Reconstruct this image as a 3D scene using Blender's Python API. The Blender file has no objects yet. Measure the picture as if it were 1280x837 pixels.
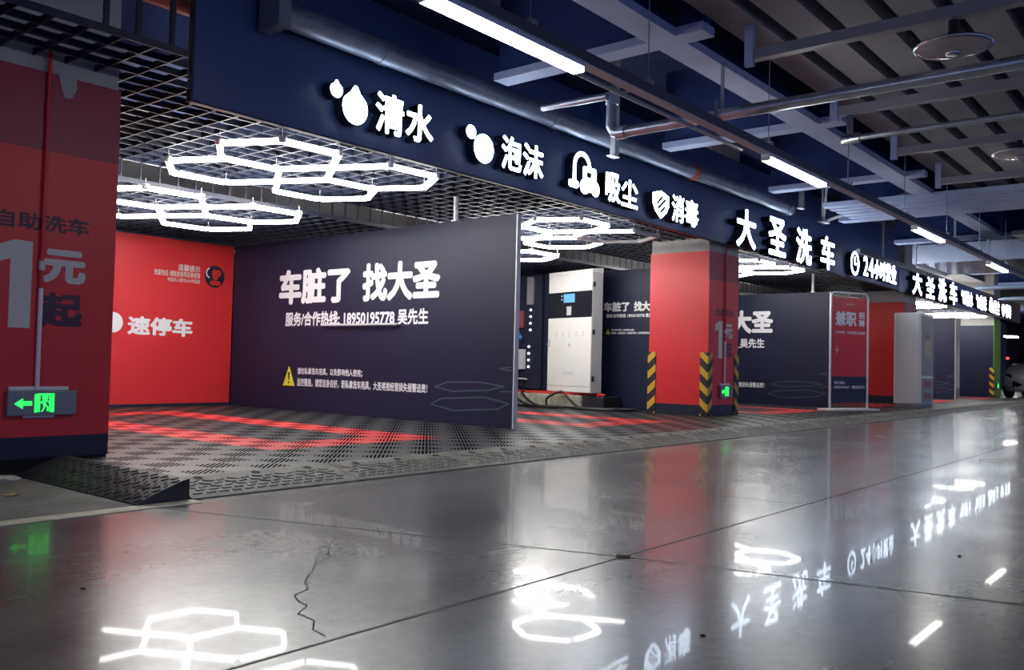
import bpy, bmesh, math, random
from mathutils import Vector, Matrix

random.seed(7)
C = bpy.context.scene.collection
SC = bpy.context.scene

# ------------------------------------------------------------------ camera
cam = bpy.data.cameras.new('camera')
cam.sensor_width = 36.0
cam.lens = 1097.89 * 36.0 / 1280.0
cam.clip_start = 0.05
cam.clip_end = 200
cam_o = bpy.data.objects.new('camera', cam)
C.objects.link(cam_o)
yaw, pit, rol = math.radians(39.588), math.radians(1.866), math.radians(1.366)
F = Vector((math.cos(yaw) * math.cos(pit), math.sin(yaw) * math.cos(pit), math.sin(pit)))
r0 = F.cross(Vector((0, 0, 1))).normalized()
u0 = r0.cross(F)
r1 = math.cos(rol) * r0 + math.sin(rol) * u0
u1 = -math.sin(rol) * r0 + math.cos(rol) * u0
M4 = Matrix((r1, u1, -F)).transposed().to_4x4()
M4.translation = (0, 0, 0.66)
cam_o.matrix_world = M4
SC.camera = cam_o

# ------------------------------------------------------------------ world, exposure
W = bpy.data.worlds.new('world')
SC.world = W
W.use_nodes = True
bg = W.node_tree.nodes['Background']
bg.inputs[0].default_value = (0.30, 0.42, 1.0, 1)
bg.inputs[1].default_value = 0.6
SC.view_settings.view_transform = 'Standard'
SC.view_settings.look = 'None'
SC.view_settings.gamma = 1.0
SC.view_settings.use_curve_mapping = False
SC.view_settings.exposure = 0.15
E_HEX, E_LAMP, E_SIGN = 25.0, 30.0, 16.0

# ------------------------------------------------------------------ materials
def mat(name, col, rough=0.5, metal=0.0, spec=0.5, var=0.0, scale=6.0, bump=0.0, bscale=40.0, rvar=0.0):
    m = bpy.data.materials.new(name)
    m.use_nodes = True
    nt = m.node_tree
    b = nt.nodes['Principled BSDF']
    b.inputs['Base Color'].default_value = (*col, 1)
    b.inputs['Roughness'].default_value = rough
    b.inputs['Metallic'].default_value = metal
    b.inputs['Specular IOR Level'].default_value = spec
    if var or bump or rvar:
        tc = nt.nodes.new('ShaderNodeTexCoord')
    if var:
        n = nt.nodes.new('ShaderNodeTexNoise')
        n.inputs['Scale'].default_value = scale
        n.inputs['Detail'].default_value = 6
        nt.links.new(tc.outputs['Object'], n.inputs['Vector'])
        rp = nt.nodes.new('ShaderNodeValToRGB')
        rp.color_ramp.elements[0].position = 0.3
        rp.color_ramp.elements[1].position = 0.7
        rp.color_ramp.elements[0].color = (*[max(0, c * (1 - var)) for c in col], 1)
        rp.color_ramp.elements[1].color = (*[min(1, c * (1 + var)) for c in col], 1)
        nt.links.new(n.outputs['Fac'], rp.inputs[0])
        nt.links.new(rp.outputs[0], b.inputs['Base Color'])
    if rvar:
        n2 = nt.nodes.new('ShaderNodeTexNoise')
        n2.inputs['Scale'].default_value = scale * 1.7
        n2.inputs['Detail'].default_value = 5
        nt.links.new(tc.outputs['Object'], n2.inputs['Vector'])
        mr = nt.nodes.new('ShaderNodeMapRange')
        mr.inputs['To Min'].default_value = rough - rvar
        mr.inputs['To Max'].default_value = rough + rvar
        nt.links.new(n2.outputs['Fac'], mr.inputs['Value'])
        nt.links.new(mr.outputs[0], b.inputs['Roughness'])
    if bump:
        n3 = nt.nodes.new('ShaderNodeTexNoise')
        n3.inputs['Scale'].default_value = bscale
        n3.inputs['Detail'].default_value = 4
        nt.links.new(tc.outputs['Object'], n3.inputs['Vector'])
        bp = nt.nodes.new('ShaderNodeBump')
        bp.inputs['Strength'].default_value = bump
        bp.inputs['Distance'].default_value = 0.01
        nt.links.new(n3.outputs['Fac'], bp.inputs['Height'])
        nt.links.new(bp.outputs[0], b.inputs['Normal'])
    return m

def emi(name, col, strength, base=0.8):
    m = mat(name, (base, base, base), 0.4)
    b = m.node_tree.nodes['Principled BSDF']
    b.inputs['Emission Color'].default_value = (*col, 1)
    b.inputs['Emission Strength'].default_value = strength
    return m

def floor_material():
    m = mat('polished_concrete', (0.3, 0.3, 0.3), 0.4)
    nt = m.node_tree
    b = nt.nodes['Principled BSDF']
    tc = nt.nodes.new('ShaderNodeTexCoord')
    def noise(sc, det, dist=0.0, stretch=(1, 1, 1)):
        mp = nt.nodes.new('ShaderNodeMapping')
        mp.inputs['Scale'].default_value = stretch
        nt.links.new(tc.outputs['Object'], mp.inputs['Vector'])
        n = nt.nodes.new('ShaderNodeTexNoise')
        n.inputs['Scale'].default_value = sc
        n.inputs['Detail'].default_value = det
        n.inputs['Distortion'].default_value = dist
        nt.links.new(mp.outputs[0], n.inputs['Vector'])
        return n
    big = noise(0.9, 4, 0.0, (1, 1.6, 1))
    rp = nt.nodes.new('ShaderNodeValToRGB')
    rp.color_ramp.elements[0].position = 0.15
    rp.color_ramp.elements[0].color = (0.05, 0.051, 0.052, 1)
    rp.color_ramp.elements[1].position = 0.85
    rp.color_ramp.elements[1].color = (0.225, 0.224, 0.216, 1)
    nt.links.new(big.outputs['Fac'], rp.inputs[0])
    fine = noise(26, 6)
    mx = nt.nodes.new('ShaderNodeMix')
    mx.data_type = 'RGBA'
    mx.blend_type = 'OVERLAY'
    mx.inputs['Factor'].default_value = 0.25
    nt.links.new(rp.outputs[0], mx.inputs[6])
    nt.links.new(fine.outputs['Fac'], mx.inputs[7])
    nt.links.new(mx.outputs[2], b.inputs['Base Color'])
    rr = noise(1.1, 4, 0.0, (1, 2.0, 1))
    mr = nt.nodes.new('ShaderNodeMapRange')
    mr.inputs['From Min'].default_value = 0.1
    mr.inputs['From Max'].default_value = 0.9
    mr.inputs['To Min'].default_value = 0.16
    mr.inputs['To Max'].default_value = 0.32
    nt.links.new(rr.outputs['Fac'], mr.inputs['Value'])
    nt.links.new(mr.outputs[0], b.inputs['Roughness'])
    b.inputs['Specular IOR Level'].default_value = 0.36
    b.inputs['Coat Weight'].default_value = 0.15
    b.inputs['Coat Roughness'].default_value = 0.03
    b.inputs['Coat IOR'].default_value = 1.5
    return m

def mat_tile_material(name, col):
    """ribbed drainage tile: 0.2 m squares, slots at 45 degrees, neighbouring squares turned; squares alternate open and solid ribs"""
    m = mat(name, col, 0.42)
    nt = m.node_tree
    b = nt.nodes['Principled BSDF']
    L = nt.links.new
    tc = nt.nodes.new('ShaderNodeTexCoord')
    sp = nt.nodes.new('ShaderNodeSeparateXYZ')
    L(tc.outputs['Object'], sp.inputs[0])
    def mth(op, a, bb=None):
        n = nt.nodes.new('ShaderNodeMath')
        n.operation = op
        for i, v in ((0, a), (1, bb)):
            if v is None: continue
            if isinstance(v, (int, float)): n.inputs[i].default_value = v
            else: L(v, n.inputs[i])
        return n.outputs[0]
    X, Y = sp.outputs[0], sp.outputs[1]
    cell = 0.2
    chk = mth('MODULO', mth('ADD', mth('FLOOR', mth('DIVIDE', X, cell)), mth('FLOOR', mth('DIVIDE', Y, cell))), 2.0)
    chk = mth('ABSOLUTE', chk)
    d2 = mth('SUBTRACT', X, Y)
    dsel = d2
    per = 0.0345
    fr = mth('FRACT', mth('DIVIDE', mth('ADD', dsel, 50.0), per))
    slot = mth('MULTIPLY', mth('GREATER_THAN', fr, 0.46), 1.0)
    # solid margin round every square
    fx = mth('ABSOLUTE', mth('SUBTRACT', mth('FRACT', mth('DIVIDE', mth('ADD', X, 50.0), cell)), 0.5))
    fy = mth('ABSOLUTE', mth('SUBTRACT', mth('FRACT', mth('DIVIDE', mth('ADD', Y, 50.0), cell)), 0.5))
    ins = mth('LESS_THAN', mth('MAXIMUM', fx, fy), 0.455)
    slot = mth('MULTIPLY', mth('MULTIPLY', slot, ins), chk)
    mx = nt.nodes.new('ShaderNodeMix')
    mx.data_type = 'RGBA'
    L(slot, mx.inputs['Factor'])
    n = nt.nodes.new('ShaderNodeTexNoise')
    n.inputs['Scale'].default_value = 3
    n.inputs['Detail'].default_value = 6
    L(tc.outputs['Object'], n.inputs['Vector'])
    rp = nt.nodes.new('ShaderNodeValToRGB')
    rp.color_ramp.elements[0].color = (*[c * 0.75 for c in col], 1)
    rp.color_ramp.elements[1].color = (*[min(1, c * 1.3) for c in col], 1)
    L(n.outputs['Fac'], rp.inputs[0])
    L(rp.outputs[0], mx.inputs[6])
    mx.inputs[7].default_value = (0.006, 0.006, 0.008, 1) if col[0] < 0.3 else (0.05, 0.006, 0.008, 1)
    L(mx.outputs[2], b.inputs['Base Color'])
    L(mth('MULTIPLY', mth('SUBTRACT', 1.0, slot), 0.5), b.inputs['Specular IOR Level'])
    bp = nt.nodes.new('ShaderNodeBump')
    bp.invert = True
    bp.inputs['Strength'].default_value = 0.7
    bp.inputs['Distance'].default_value = 0.008
    L(slot, bp.inputs['Height'])
    L(bp.outputs[0], b.inputs['Normal'])
    return m

def hazard_material():
    m = mat('hazard_rubber', (0.02, 0.02, 0.025), 0.5)
    nt = m.node_tree
    b = nt.nodes['Principled BSDF']
    L = nt.links.new
    tc = nt.nodes.new('ShaderNodeTexCoord')
    sp = nt.nodes.new('ShaderNodeSeparateXYZ')
    L(tc.outputs['Object'], sp.inputs[0])
    def mth(op, a, bb=None):
        n = nt.nodes.new('ShaderNodeMath')
        n.operation = op
        for i, v in ((0, a), (1, bb)):
            if v is None: continue
            if isinstance(v, (int, float)): n.inputs[i].default_value = v
            else: L(v, n.inputs[i])
        return n.outputs[0]
    d = mth('SUBTRACT', sp.outputs[2], mth('MULTIPLY', mth('ADD', mth('ABSOLUTE', sp.outputs[0]), mth('ABSOLUTE', sp.outputs[1])), 0.9))
    fr = mth('FRACT', mth('ADD', mth('DIVIDE', d, 0.2), 10.35))
    s = mth('GREATER_THAN', fr, 0.52)
    mx = nt.nodes.new('ShaderNodeMix')
    mx.data_type = 'RGBA'
    L(s, mx.inputs['Factor'])
    mx.inputs[6].default_value = (0.018, 0.018, 0.022, 1)
    mx.inputs[7].default_value = (0.62, 0.36, 0.03, 1)
    L(mx.outputs[2], b.inputs['Base Color'])
    return m

MT = dict(
    floor=floor_material(),
    rough_concrete=mat('rough_concrete', (0.16, 0.155, 0.14), 0.8, var=0.35, scale=5, bump=0.3),
    ceiling=mat('ceiling_paint', (0.020, 0.040, 0.145), 0.8, var=0.2, scale=2),
    void=mat('void_plaster', (0.34, 0.34, 0.35), 0.85, var=0.2, scale=2),
    plank=mat('deck_plank', (0.25, 0.235, 0.245), 0.75, var=0.12, scale=3),
    beam=mat('beam_paint', (0.40, 0.45, 0.62), 0.65, var=0.08, scale=3),
    wallgrey=mat('far_wall_paint', (0.05, 0.053, 0.065), 0.8),
    grid=mat('grid_black', (0.012, 0.016, 0.034), 0.45),
    fascia=mat('fascia_navy', (0.026, 0.054, 0.18), 0.44, spec=1.0, var=0.08, scale=2),
    concrete=mat('pillar_concrete', (0.42, 0.41, 0.40), 0.85, var=0.12, scale=6, bump=0.2),
    red=mat('red_print', (0.66, 0.026, 0.030), 0.45),
    maroon=mat('maroon_print', (0.30, 0.022, 0.05), 0.45),
    navy=mat('navy_print', (0.014, 0.017, 0.035), 0.45),
    black_panel=mat('black_print', (0.014, 0.017, 0.044), 0.46, spec=0.3, var=0.06, scale=2),
    dark_red_panel=mat('oxblood_print', (0.06, 0.012, 0.028), 0.45),
    white_print=mat('white_print', (0.80, 0.80, 0.82), 0.5),
    grey_print=mat('grey_print', (0.60, 0.58, 0.55), 0.5),
    dark_print=mat('dark_text_print', (0.06, 0.016, 0.045), 0.5),
    teal_print=mat('teal_line_print', (0.045, 0.075, 0.095), 0.5),
    seam=mat('seam_dark', (0.02, 0.02, 0.025), 0.6),
    yellow=mat('yellow_print', (0.75, 0.72, 0.05), 0.5),
    rubber=mat('rubber_ramp', (0.15, 0.142, 0.118), 0.6, var=0.3, scale=9, bump=0.3, bscale=90),
    rubber_black=mat('rubber_black', (0.03, 0.03, 0.032), 0.5, var=0.3, scale=9, bump=0.2, bscale=90),
    hole=mat('hole_black', (0.004, 0.004, 0.004), 0.8),
    tile_black=mat_tile_material('drain_tile_black', (0.045, 0.048, 0.052)),
    tile_red=mat_tile_material('drain_tile_red', (0.72, 0.055, 0.06)),
    galv=mat('galvanised', (0.50, 0.53, 0.58), 0.34, 0.85, var=0.15, scale=8, rvar=0.08),
    zinc_pipe=mat('zinc_pipe', (0.22, 0.25, 0.32), 0.42, 0.5, var=0.2, scale=6),
    duct=mat('duct_sheet', (0.62, 0.65, 0.70), 0.22, 0.9, var=0.06, scale=3, rvar=0.06),
    steel=mat('steel', (0.62, 0.62, 0.64), 0.25, 1.0),
    pole=mat('pole_paint', (0.62, 0.62, 0.64), 0.4, 0.2),
    tray=mat('tray_steel', (0.30, 0.29, 0.31), 0.5, 0.3),
    trunk_cover=mat('trunk_cover_enamel', (0.66, 0.64, 0.68), 0.45),
    tray_dark=mat('tray_dark', (0.10, 0.10, 0.115), 0.5, 0.2),
    red_pipe=mat('red_pipe_paint', (0.34, 0.07, 0.05), 0.5),
    white_paint=mat('white_enamel', (0.78, 0.77, 0.74), 0.4),
    cab_side=mat('cabinet_grey', (0.52, 0.51, 0.52), 0.4),
    cab_black=mat('cabinet_glass_black', (0.012, 0.014, 0.022), 0.15),
    dark_plastic=mat('dark_plastic', (0.02, 0.02, 0.026), 0.45),
    hose=mat('hose_rubber', (0.014, 0.014, 0.018), 0.4),
    blue=mat('blue_plastic', (0.04, 0.2, 0.65), 0.4),
    red_plastic=mat('red_plastic', (0.62, 0.05, 0.04), 0.4),
    line_paint=mat('line_paint', (0.55, 0.52, 0.40), 0.6, var=0.2, scale=12),
    joint=mat('joint_dark', (0.03, 0.03, 0.03), 0.7),
    crack=mat('crack_dark', (0.06, 0.058, 0.055), 0.8),
    debris=mat('plaster_debris', (0.55, 0.52, 0.46), 0.9, var=0.2, scale=20),
    butt=mat('butt_brown', (0.5, 0.33, 0.14), 0.8),
    hazard=hazard_material(),
    sign_plate=mat('sign_plate', (0.24, 0.24, 0.235), 0.4, 0.4),
    letter_side=mat('letter_side', (0.014, 0.018, 0.03), 0.35),
    green_paint=mat('green_paint', (0.20, 0.38, 0.04), 0.6),
    car=mat('car_paint', (0.62, 0.62, 0.60), 0.25, 0.2),
    glass_dark=mat('car_glass', (0.01, 0.012, 0.016), 0.08),
    tyre=mat('tyre', (0.012, 0.012, 0.012), 0.7),
    lamp_shell=mat('lamp_shell', (0.50, 0.60, 0.70), 0.35),
    tube_off=mat('tube_off', (0.62, 0.62, 0.62), 0.4),
    ad_panel=mat('ad_panel', (0.30, 0.31, 0.27), 0.5),
    ad_tan=mat('ad_tan', (0.5, 0.42, 0.27), 0.6),
    ad_red=mat('ad_red', (0.35, 0.12, 0.10), 0.6),
    brick=mat('plinth_concrete', (0.33, 0.31, 0.24), 0.9, var=0.4, scale=9, bump=0.4, bscale=30),
    e_hex=emi('hex_glow', (1.0, 0.985, 0.95), E_HEX),
    e_lamp=emi('lamp_glow', (1.0, 0.955, 0.87), E_LAMP),
    e_sign=emi('sign_glow', (0.72, 0.84, 1.0), E_SIGN),
    e_green=emi('exit_green', (0.02, 1.0, 0.10), 1.6, 0.05),
    e_screen=emi('screen_blue', (0.15, 0.55, 1.0), 0.9, 0.05),
    e_led=emi('led_white', (0.8, 0.9, 1.0), 4.0),
    e_red=emi('indicator_red', (1.0, 0.05, 0.05), 2.0),
)
# clear acrylic for the round lamp
m = mat('clear_dish', (0.9, 0.78, 0.74), 0.08)
m.node_tree.nodes['Principled BSDF'].inputs['Transmission Weight'].default_value = 0.55
MT['dish'] = m

# ------------------------------------------------------------------ helpers
ROOTM = {}

def _tag(o, label, cat, group=None):
    o['label'] = label
    o['category'] = cat
    if group: o['group'] = group

def thing(name, label, cat, loc=(0, 0, 0), rz=0.0, group=None):
    o = bpy.data.objects.new(name, None)
    o.empty_display_size = 0.05
    C.objects.link(o)
    o.location = loc
    o.rotation_euler = (0, 0, rz)
    _tag(o, label, cat, group)
    ROOTM[o.name] = Matrix.Translation(Vector(loc)) @ Matrix.Rotation(rz, 4, 'Z')
    return o

class MB:
    """collects geometry in world coordinates, or in the thing's own (local=True)"""
    def __init__(s):
        s.v, s.f, s.mi, s.sm = [], [], [], []
    def add(s, vs, fs, mi=0, smooth=False):
        k = len(s.v)
        s.v += [Vector(v) for v in vs]
        s.f += [[i + k for i in f] for f in fs]
        s.mi += [mi] * len(fs)
        s.sm += [smooth] * len(fs)
        return s
    def box(s, x0, y0, z0, x1, y1, z1, mi=0):
        x0, x1 = min(x0, x1), max(x0, x1); y0, y1 = min(y0, y1), max(y0, y1); z0, z1 = min(z0, z1), max(z0, z1)
        vs = [(x0, y0, z0), (x1, y0, z0), (x1, y1, z0), (x0, y1, z0), (x0, y0, z1), (x1, y0, z1), (x1, y1, z1), (x0, y1, z1)]
        return s.add(vs, [(3, 2, 1, 0), (4, 5, 6, 7), (0, 1, 5, 4), (1, 2, 6, 5), (2, 3, 7, 6), (3, 0, 4, 7)], mi)
    def bar(s, p, q, w, h, up=(0, 0, 1), mi=0):
        p, q = Vector(p), Vector(q)
        d = (q - p).normalized()
        a = d.cross(Vector(up))
        if a.length < 1e-4: a = d.cross(Vector((1, 0, 0)))
        a.normalize()
        b = a.cross(d).normalized()
        vs = []
        for e in (p, q):
            for i, j in ((-1, -1), (1, -1), (1, 1), (-1, 1)):
                vs.append(e + a * (i * w / 2) + b * (j * h / 2))
        return s.add(vs, [(3, 2, 1, 0), (4, 5, 6, 7), (0, 1, 5, 4), (1, 2, 6, 5), (2, 3, 7, 6), (3, 0, 4, 7)], mi)
    def tube(s, path, r, n=12, mi=0, caps=True):
        P = [Vector(p) for p in path]
        rings = []
        ref = None
        for i, p in enumerate(P):
            d = ((P[min(i + 1, len(P) - 1)] - P[max(i - 1, 0)])).normalized()
            if ref is None:
                ref = d.cross(Vector((0, 0, 1)))
                if ref.length < 1e-3: ref = d.cross(Vector((1, 0, 0)))
            ref = (ref - d * ref.dot(d)).normalized()
            b = d.cross(ref)
            rr = r[i] if isinstance(r, (list, tuple)) else r
            rings.append([p + (ref * math.cos(2 * math.pi * k / n) + b * math.sin(2 * math.pi * k / n)) * rr for k in range(n)])
        vs = [v for R in rings for v in R]
        fs = []
        for i in range(len(P) - 1):
            for k in range(n):
                a, c = i * n + k, i * n + (k + 1) % n
                fs.append((a, c, c + n, a + n))
        s.add(vs, fs, mi, True)
        if caps:
            s.add(rings[0], [tuple(reversed(range(n)))], mi)
            s.add(rings[-1], [tuple(range(n))], mi)
        return s
    def prism(s, poly, fr, d0, d1, mi=0, mi_front=None, back=True):
        """poly = [(u, v)] in the frame fr = (origin, U, V, N), from depth d0 to d1 (front) along N"""
        O, U, V, N = fr
        n = len(poly)
        A = [O + U * u + V * v + N * d0 for u, v in poly]
        B = [O + U * u + V * v + N * d1 for u, v in poly]
        s.add(B, [tuple(range(n))], mi if mi_front is None else mi_front)
        fs = [(i, (i + 1) % n, (i + 1) % n + n, i + n) for i in range(n)]
        if back: fs.append(tuple(reversed(range(n))))
        s.add(A + B, fs, mi)
        return s
    def lathe(s, prof, c, n=32, mi=0, axis='Z'):
        vs = []
        for r, h in prof:
            for k in range(n):
                a = 2 * math.pi * k / n
                if axis == 'Z': vs.append((c[0] + r * math.cos(a), c[1] + r * math.sin(a), c[2] + h))
                elif axis == 'X': vs.append((c[0] + h, c[1] + r * math.cos(a), c[2] + r * math.sin(a)))
                else: vs.append((c[0] + r * math.cos(a), c[1] + h, c[2] + r * math.sin(a)))
        fs = []
        for i in range(len(prof) - 1):
            for k in range(n):
                a, b = i * n + k, i * n + (k + 1) % n
                fs.append((a, b, b + n, a + n))
        return s.add(vs, fs, mi, True)
    def mesh(s, name, mats, inv=None):
        me = bpy.data.meshes.new(name)
        vs = [inv @ v for v in s.v] if inv is not None else s.v
        me.from_pydata([tuple(v) for v in vs], [], s.f)
        for mm in (mats if isinstance(mats, (list, tuple)) else [mats]):
            me.materials.append(MT[mm] if isinstance(mm, str) else mm)
        me.polygons.foreach_set('material_index', s.mi)
        me.polygons.foreach_set('use_smooth', s.sm)
        me.update()
        return me
    def build(s, name, mats, parent=None, local=False, bevel=0.0, recalc=True):
        root = parent
        while root is not None and root.parent is not None: root = root.parent
        inv = None
        if root is not None and not local:
            inv = ROOTM.get(root.name, Matrix()).inverted()
        me = s.mesh(name, mats, inv)
        if recalc:
            bm = bmesh.new(); bm.from_mesh(me)
            bmesh.ops.recalc_face_normals(bm, faces=bm.faces)
            bm.to_mesh(me); bm.free()
        o = bpy.data.objects.new(name, me)
        C.objects.link(o)
        if parent is not None: o.parent = parent
        if bevel:
            md = o.modifiers.new('bevel', 'BEVEL')
            md.width = bevel; md.segments = 2; md.limit_method = 'ANGLE'
        return o

def solo(o, label, cat, group=None):
    _tag(o, label, cat, group)
    return o

def struct(o):
    o['kind'] = 'structure'
    return o

def copy_tree(o, parent=None):
    c = o.copy()
    C.objects.link(c)
    c.parent = parent
    for ch in list(o.children): copy_tree(ch, c)
    return c

X1, Y1, Z1 = Vector((1, 0, 0)), Vector((0, 1, 0)), Vector((0, 0, 1))
def fr_aisle(x, y, z): return (Vector((x, y, z)), X1, Z1, -Y1)      # faces -y
def fr_side(x, y, z): return (Vector((x, y, z)), -Y1, Z1, -X1)      # faces -x

# ---- lettering: outline font glyphs, thickened by overlaid shifted copies, fitted into a box
_cache = {}
def glyphs(body, res=3, spacing=1.0):
    key = (body, res, spacing)
    if key in _cache: return _cache[key]
    cu = bpy.data.curves.new('lettering', 'FONT')
    cu.body = body
    cu.size = 1.0
    cu.resolution_u = res
    cu.space_character = spacing
    cu.fill_mode = 'FRONT'
    ob = bpy.data.objects.new('lettering_source', cu)
    C.objects.link(ob)
    dg = bpy.context.evaluated_depsgraph_get()
    me = bpy.data.meshes.new_from_object(ob.evaluated_get(dg))
    vs = [(v.co.x, v.co.y) for v in me.vertices]
    fs = [tuple(p.vertices) for p in me.polygons]
    # boundary edges
    cnt = {}
    for f in fs:
        for i in range(len(f)):
            e = (f[i], f[(i + 1) % len(f)])
            k = (min(e), max(e))
            cnt.setdefault(k, []).append(e)
    be = [v[0] for v in cnt.values() if len(v) == 1]
    bpy.data.objects.remove(ob)
    bpy.data.curves.remove(cu)
    bpy.data.meshes.remove(me)
    _cache[key] = (vs, fs, be)
    return _cache[key]

def text_into(mb, body, box, fr, bold=0.03, d0=0.0, d1=0.001, copies=8, mi=0, mi_side=None, res=3, spacing=1.0):
    vs, fs, be = glyphs(body, res, spacing)
    if not vs: return mb
    u0_, v0_, u1_, v1_ = box
    xs = [v[0] for v in vs]; ys = [v[1] for v in vs]
    x0, x1, y0, y1 = min(xs) - bold, max(xs) + bold, min(ys) - bold, max(ys) + bold
    sx, sy = (u1_ - u0_) / (x1 - x0), (v1_ - v0_) / (y1 - y0)
    O, U, V, N = fr
    offs = [(0, 0)]
    if bold:
        offs += [(bold * math.cos(2 * math.pi * (k + .5) / copies), bold * math.sin(2 * math.pi * (k + .5) / copies)) for k in range(copies)]
        if bold > 0.045:
            offs += [(o[0] * .5, o[1] * .5) for o in offs[1:]]
    for j, (ox, oy) in enumerate(offs):
        P = [(u0_ + (x + ox - x0) * sx, v0_ + (y + oy - y0) * sy) for x, y in vs]
        dd = d1 - j * 0.00006
        mb.add([O + U * a + V * b + N * dd for a, b in P], fs, mi)
        if mi_side is not None:
            n = len(P)
            A = [O + U * a + V * b + N * dd for a, b in P]
            B = [O + U * a + V * b + N * d0 for a, b in P]
            mb.add(A + B, [(e[1], e[0], e[0] + n, e[1] + n) for e in be], mi_side)
    return mb

def lettering(name, body, box, fr, material, parent, bold=0.03, copies=8, d=0.0016, res=3, spacing=1.0):
    mb = MB()
    text_into(mb, body, box, fr, bold, 0, d, copies, 0, None, res, spacing)
    return mb.build(name, material, parent, recalc=False)

def shape_part(name, polys, fr, material, parent, d0=0.0005, d1=0.0015):
    mb = MB()
    for p in polys: mb.prism(p, fr, d0, d1)
    return mb.build(name, material, parent)

def circle(cx, cy, r, n=28, ry=None):
    return [(cx + r * math.cos(2 * math.pi * k / n), cy + (ry or r) * math.sin(2 * math.pi * k / n)) for k in range(n)]

# ------------------------------------------------------------------ the room
ZC = 3.7
MZ = 0.066                      # top of the drainage mats
struct(MB().add([(-9, -7, 0), (58, -7, 0), (58, 12, 0), (-9, 12, 0)], [(0, 1, 2, 3)]).build('floor', 'floor'))
struct(MB().box(-9, -5.5, ZC, 58, 12, ZC + 0.15).build('ceiling', 'ceiling'))
struct(MB().box(-9, 10.4, 0, 58, 10.55, ZC).build('wall_back', 'void'))
struct(MB().box(57.8, -5.5, 0, 58, 12, ZC).build('wall_right', 'wallgrey'))
struct(MB().box(-3, 5.3, 3.17, 29.2, 10.38, 3.2).build('ceiling_void', 'void'))
struct(MB().box(-6, 3.70, 0.0005, 2.2, 10.3, 0.003).build('floor_rough', 'rough_concrete'))
# deck planks over the aisle
mb = MB()
y = 2.72
while y > -5.2:
    mb.box(3.2, y - 0.235, 3.0, 12.2, y, 3.1)
    y -= 0.335
struct(mb.build('ceiling_plank', 'plank'))
struct(MB().box(3.2, -5.45, 3.1, 12.2, 2.72, 3.35).build('ceiling_slab', 'ceiling'))
# painted beams: pale bottom flange, dark narrow web
def beam(x0, y0, x1, y1, along):
    fl = MB().box(x0, y0, 2.9, x1, y1, 2.96)
    if along == 'x':
        m_ = (y0 + y1) / 2
        fl.box(x0, m_ - 0.03, 2.96, x1, m_ + 0.03, ZC, 1)
    else:
        m_ = (x0 + x1) / 2
        fl.box(m_ - 0.03, y0, 2.96, m_ + 0.03, y1, ZC, 1)
    struct(fl.build('beam', ['beam', 'ceiling']))
beam(-6, 2.93, 50, 3.15, 'x')
for x in (2.55, 5.2, 7.85, 10.5):
    beam(x, 2.725, x + 0.17, 2.93, 'y'); beam(x, 3.15, x + 0.17, 4.55, 'y')
for x in (13.15, 15.9, 18.6, 21.5, 24.5, 28, 32):
    beam(x, -5.4, x + 0.25, 2.93, 'y'); beam(x, 3.15, x + 0.25, 4.6, 'y')
struct(MB().box(-3, 6.9, 2.75, 29, 7.2, 3.17).build('beam', 'ceiling'))
# floor joints and the white line
def strip(name, pts, w, material, z=0.0006):
    mb = MB()
    for (ax, ay), (bx, by) in zip(pts[:-1], pts[1:]):
        d = Vector((bx - ax, by - ay, 0)).normalized()
        n = Vector((-d.y, d.x, 0)) * w / 2
        a, b = Vector((ax, ay, z)), Vector((bx, by, z))
        mb.add([a - n, b - n, b + n, a + n], [(0, 1, 2, 3)])
    return mb.build(name, material)
struct(strip('trim_1', [(-6, 1.645), (30, 1.645)], 0.009, 'joint'))
struct(strip('trim_2', [(1.96, 3.66), (2.24, 2.82), (2.62, 1.65), (2.92, 0.48), (3.6, -2.4)], 0.009, 'joint'))
struct(strip('trim_3', [(13.4, 3.6), (14.6, -0.8)], 0.01, 'joint'))
struct(MB().box(-6, 3.60, 0.0006, 2.2, 3.70, 0.0032).build('trim_4', 'line_paint'))
cr = [(2.08, 2.55), (1.96, 2.42), (1.9, 2.33), (1.82, 2.31), (1.74, 2.22), (1.70, 2.19), (1.64, 2.13), (1.60, 2.06), (1.53, 2.03), (1.50, 1.97), (1.49, 1.92), (1.43, 1.88), (1.42, 1.80), (1.37, 1.74), (1.36, 1.68)]
struct(strip('floor_crack', cr, 0.0045, 'crack'))
cr2 = [(1.21, 1.44), (1.17, 1.38), (1.18, 1.33), (1.14, 1.27)]
struct(strip('floor_crack', cr2, 0.0045, 'crack'))
cr3 = [(4.35, 1.62), (4.25, 1.80), (4.28, 1.95), (4.20, 2.1)]
struct(strip('floor_crack', cr3, 0.006, 'crack'))

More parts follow.
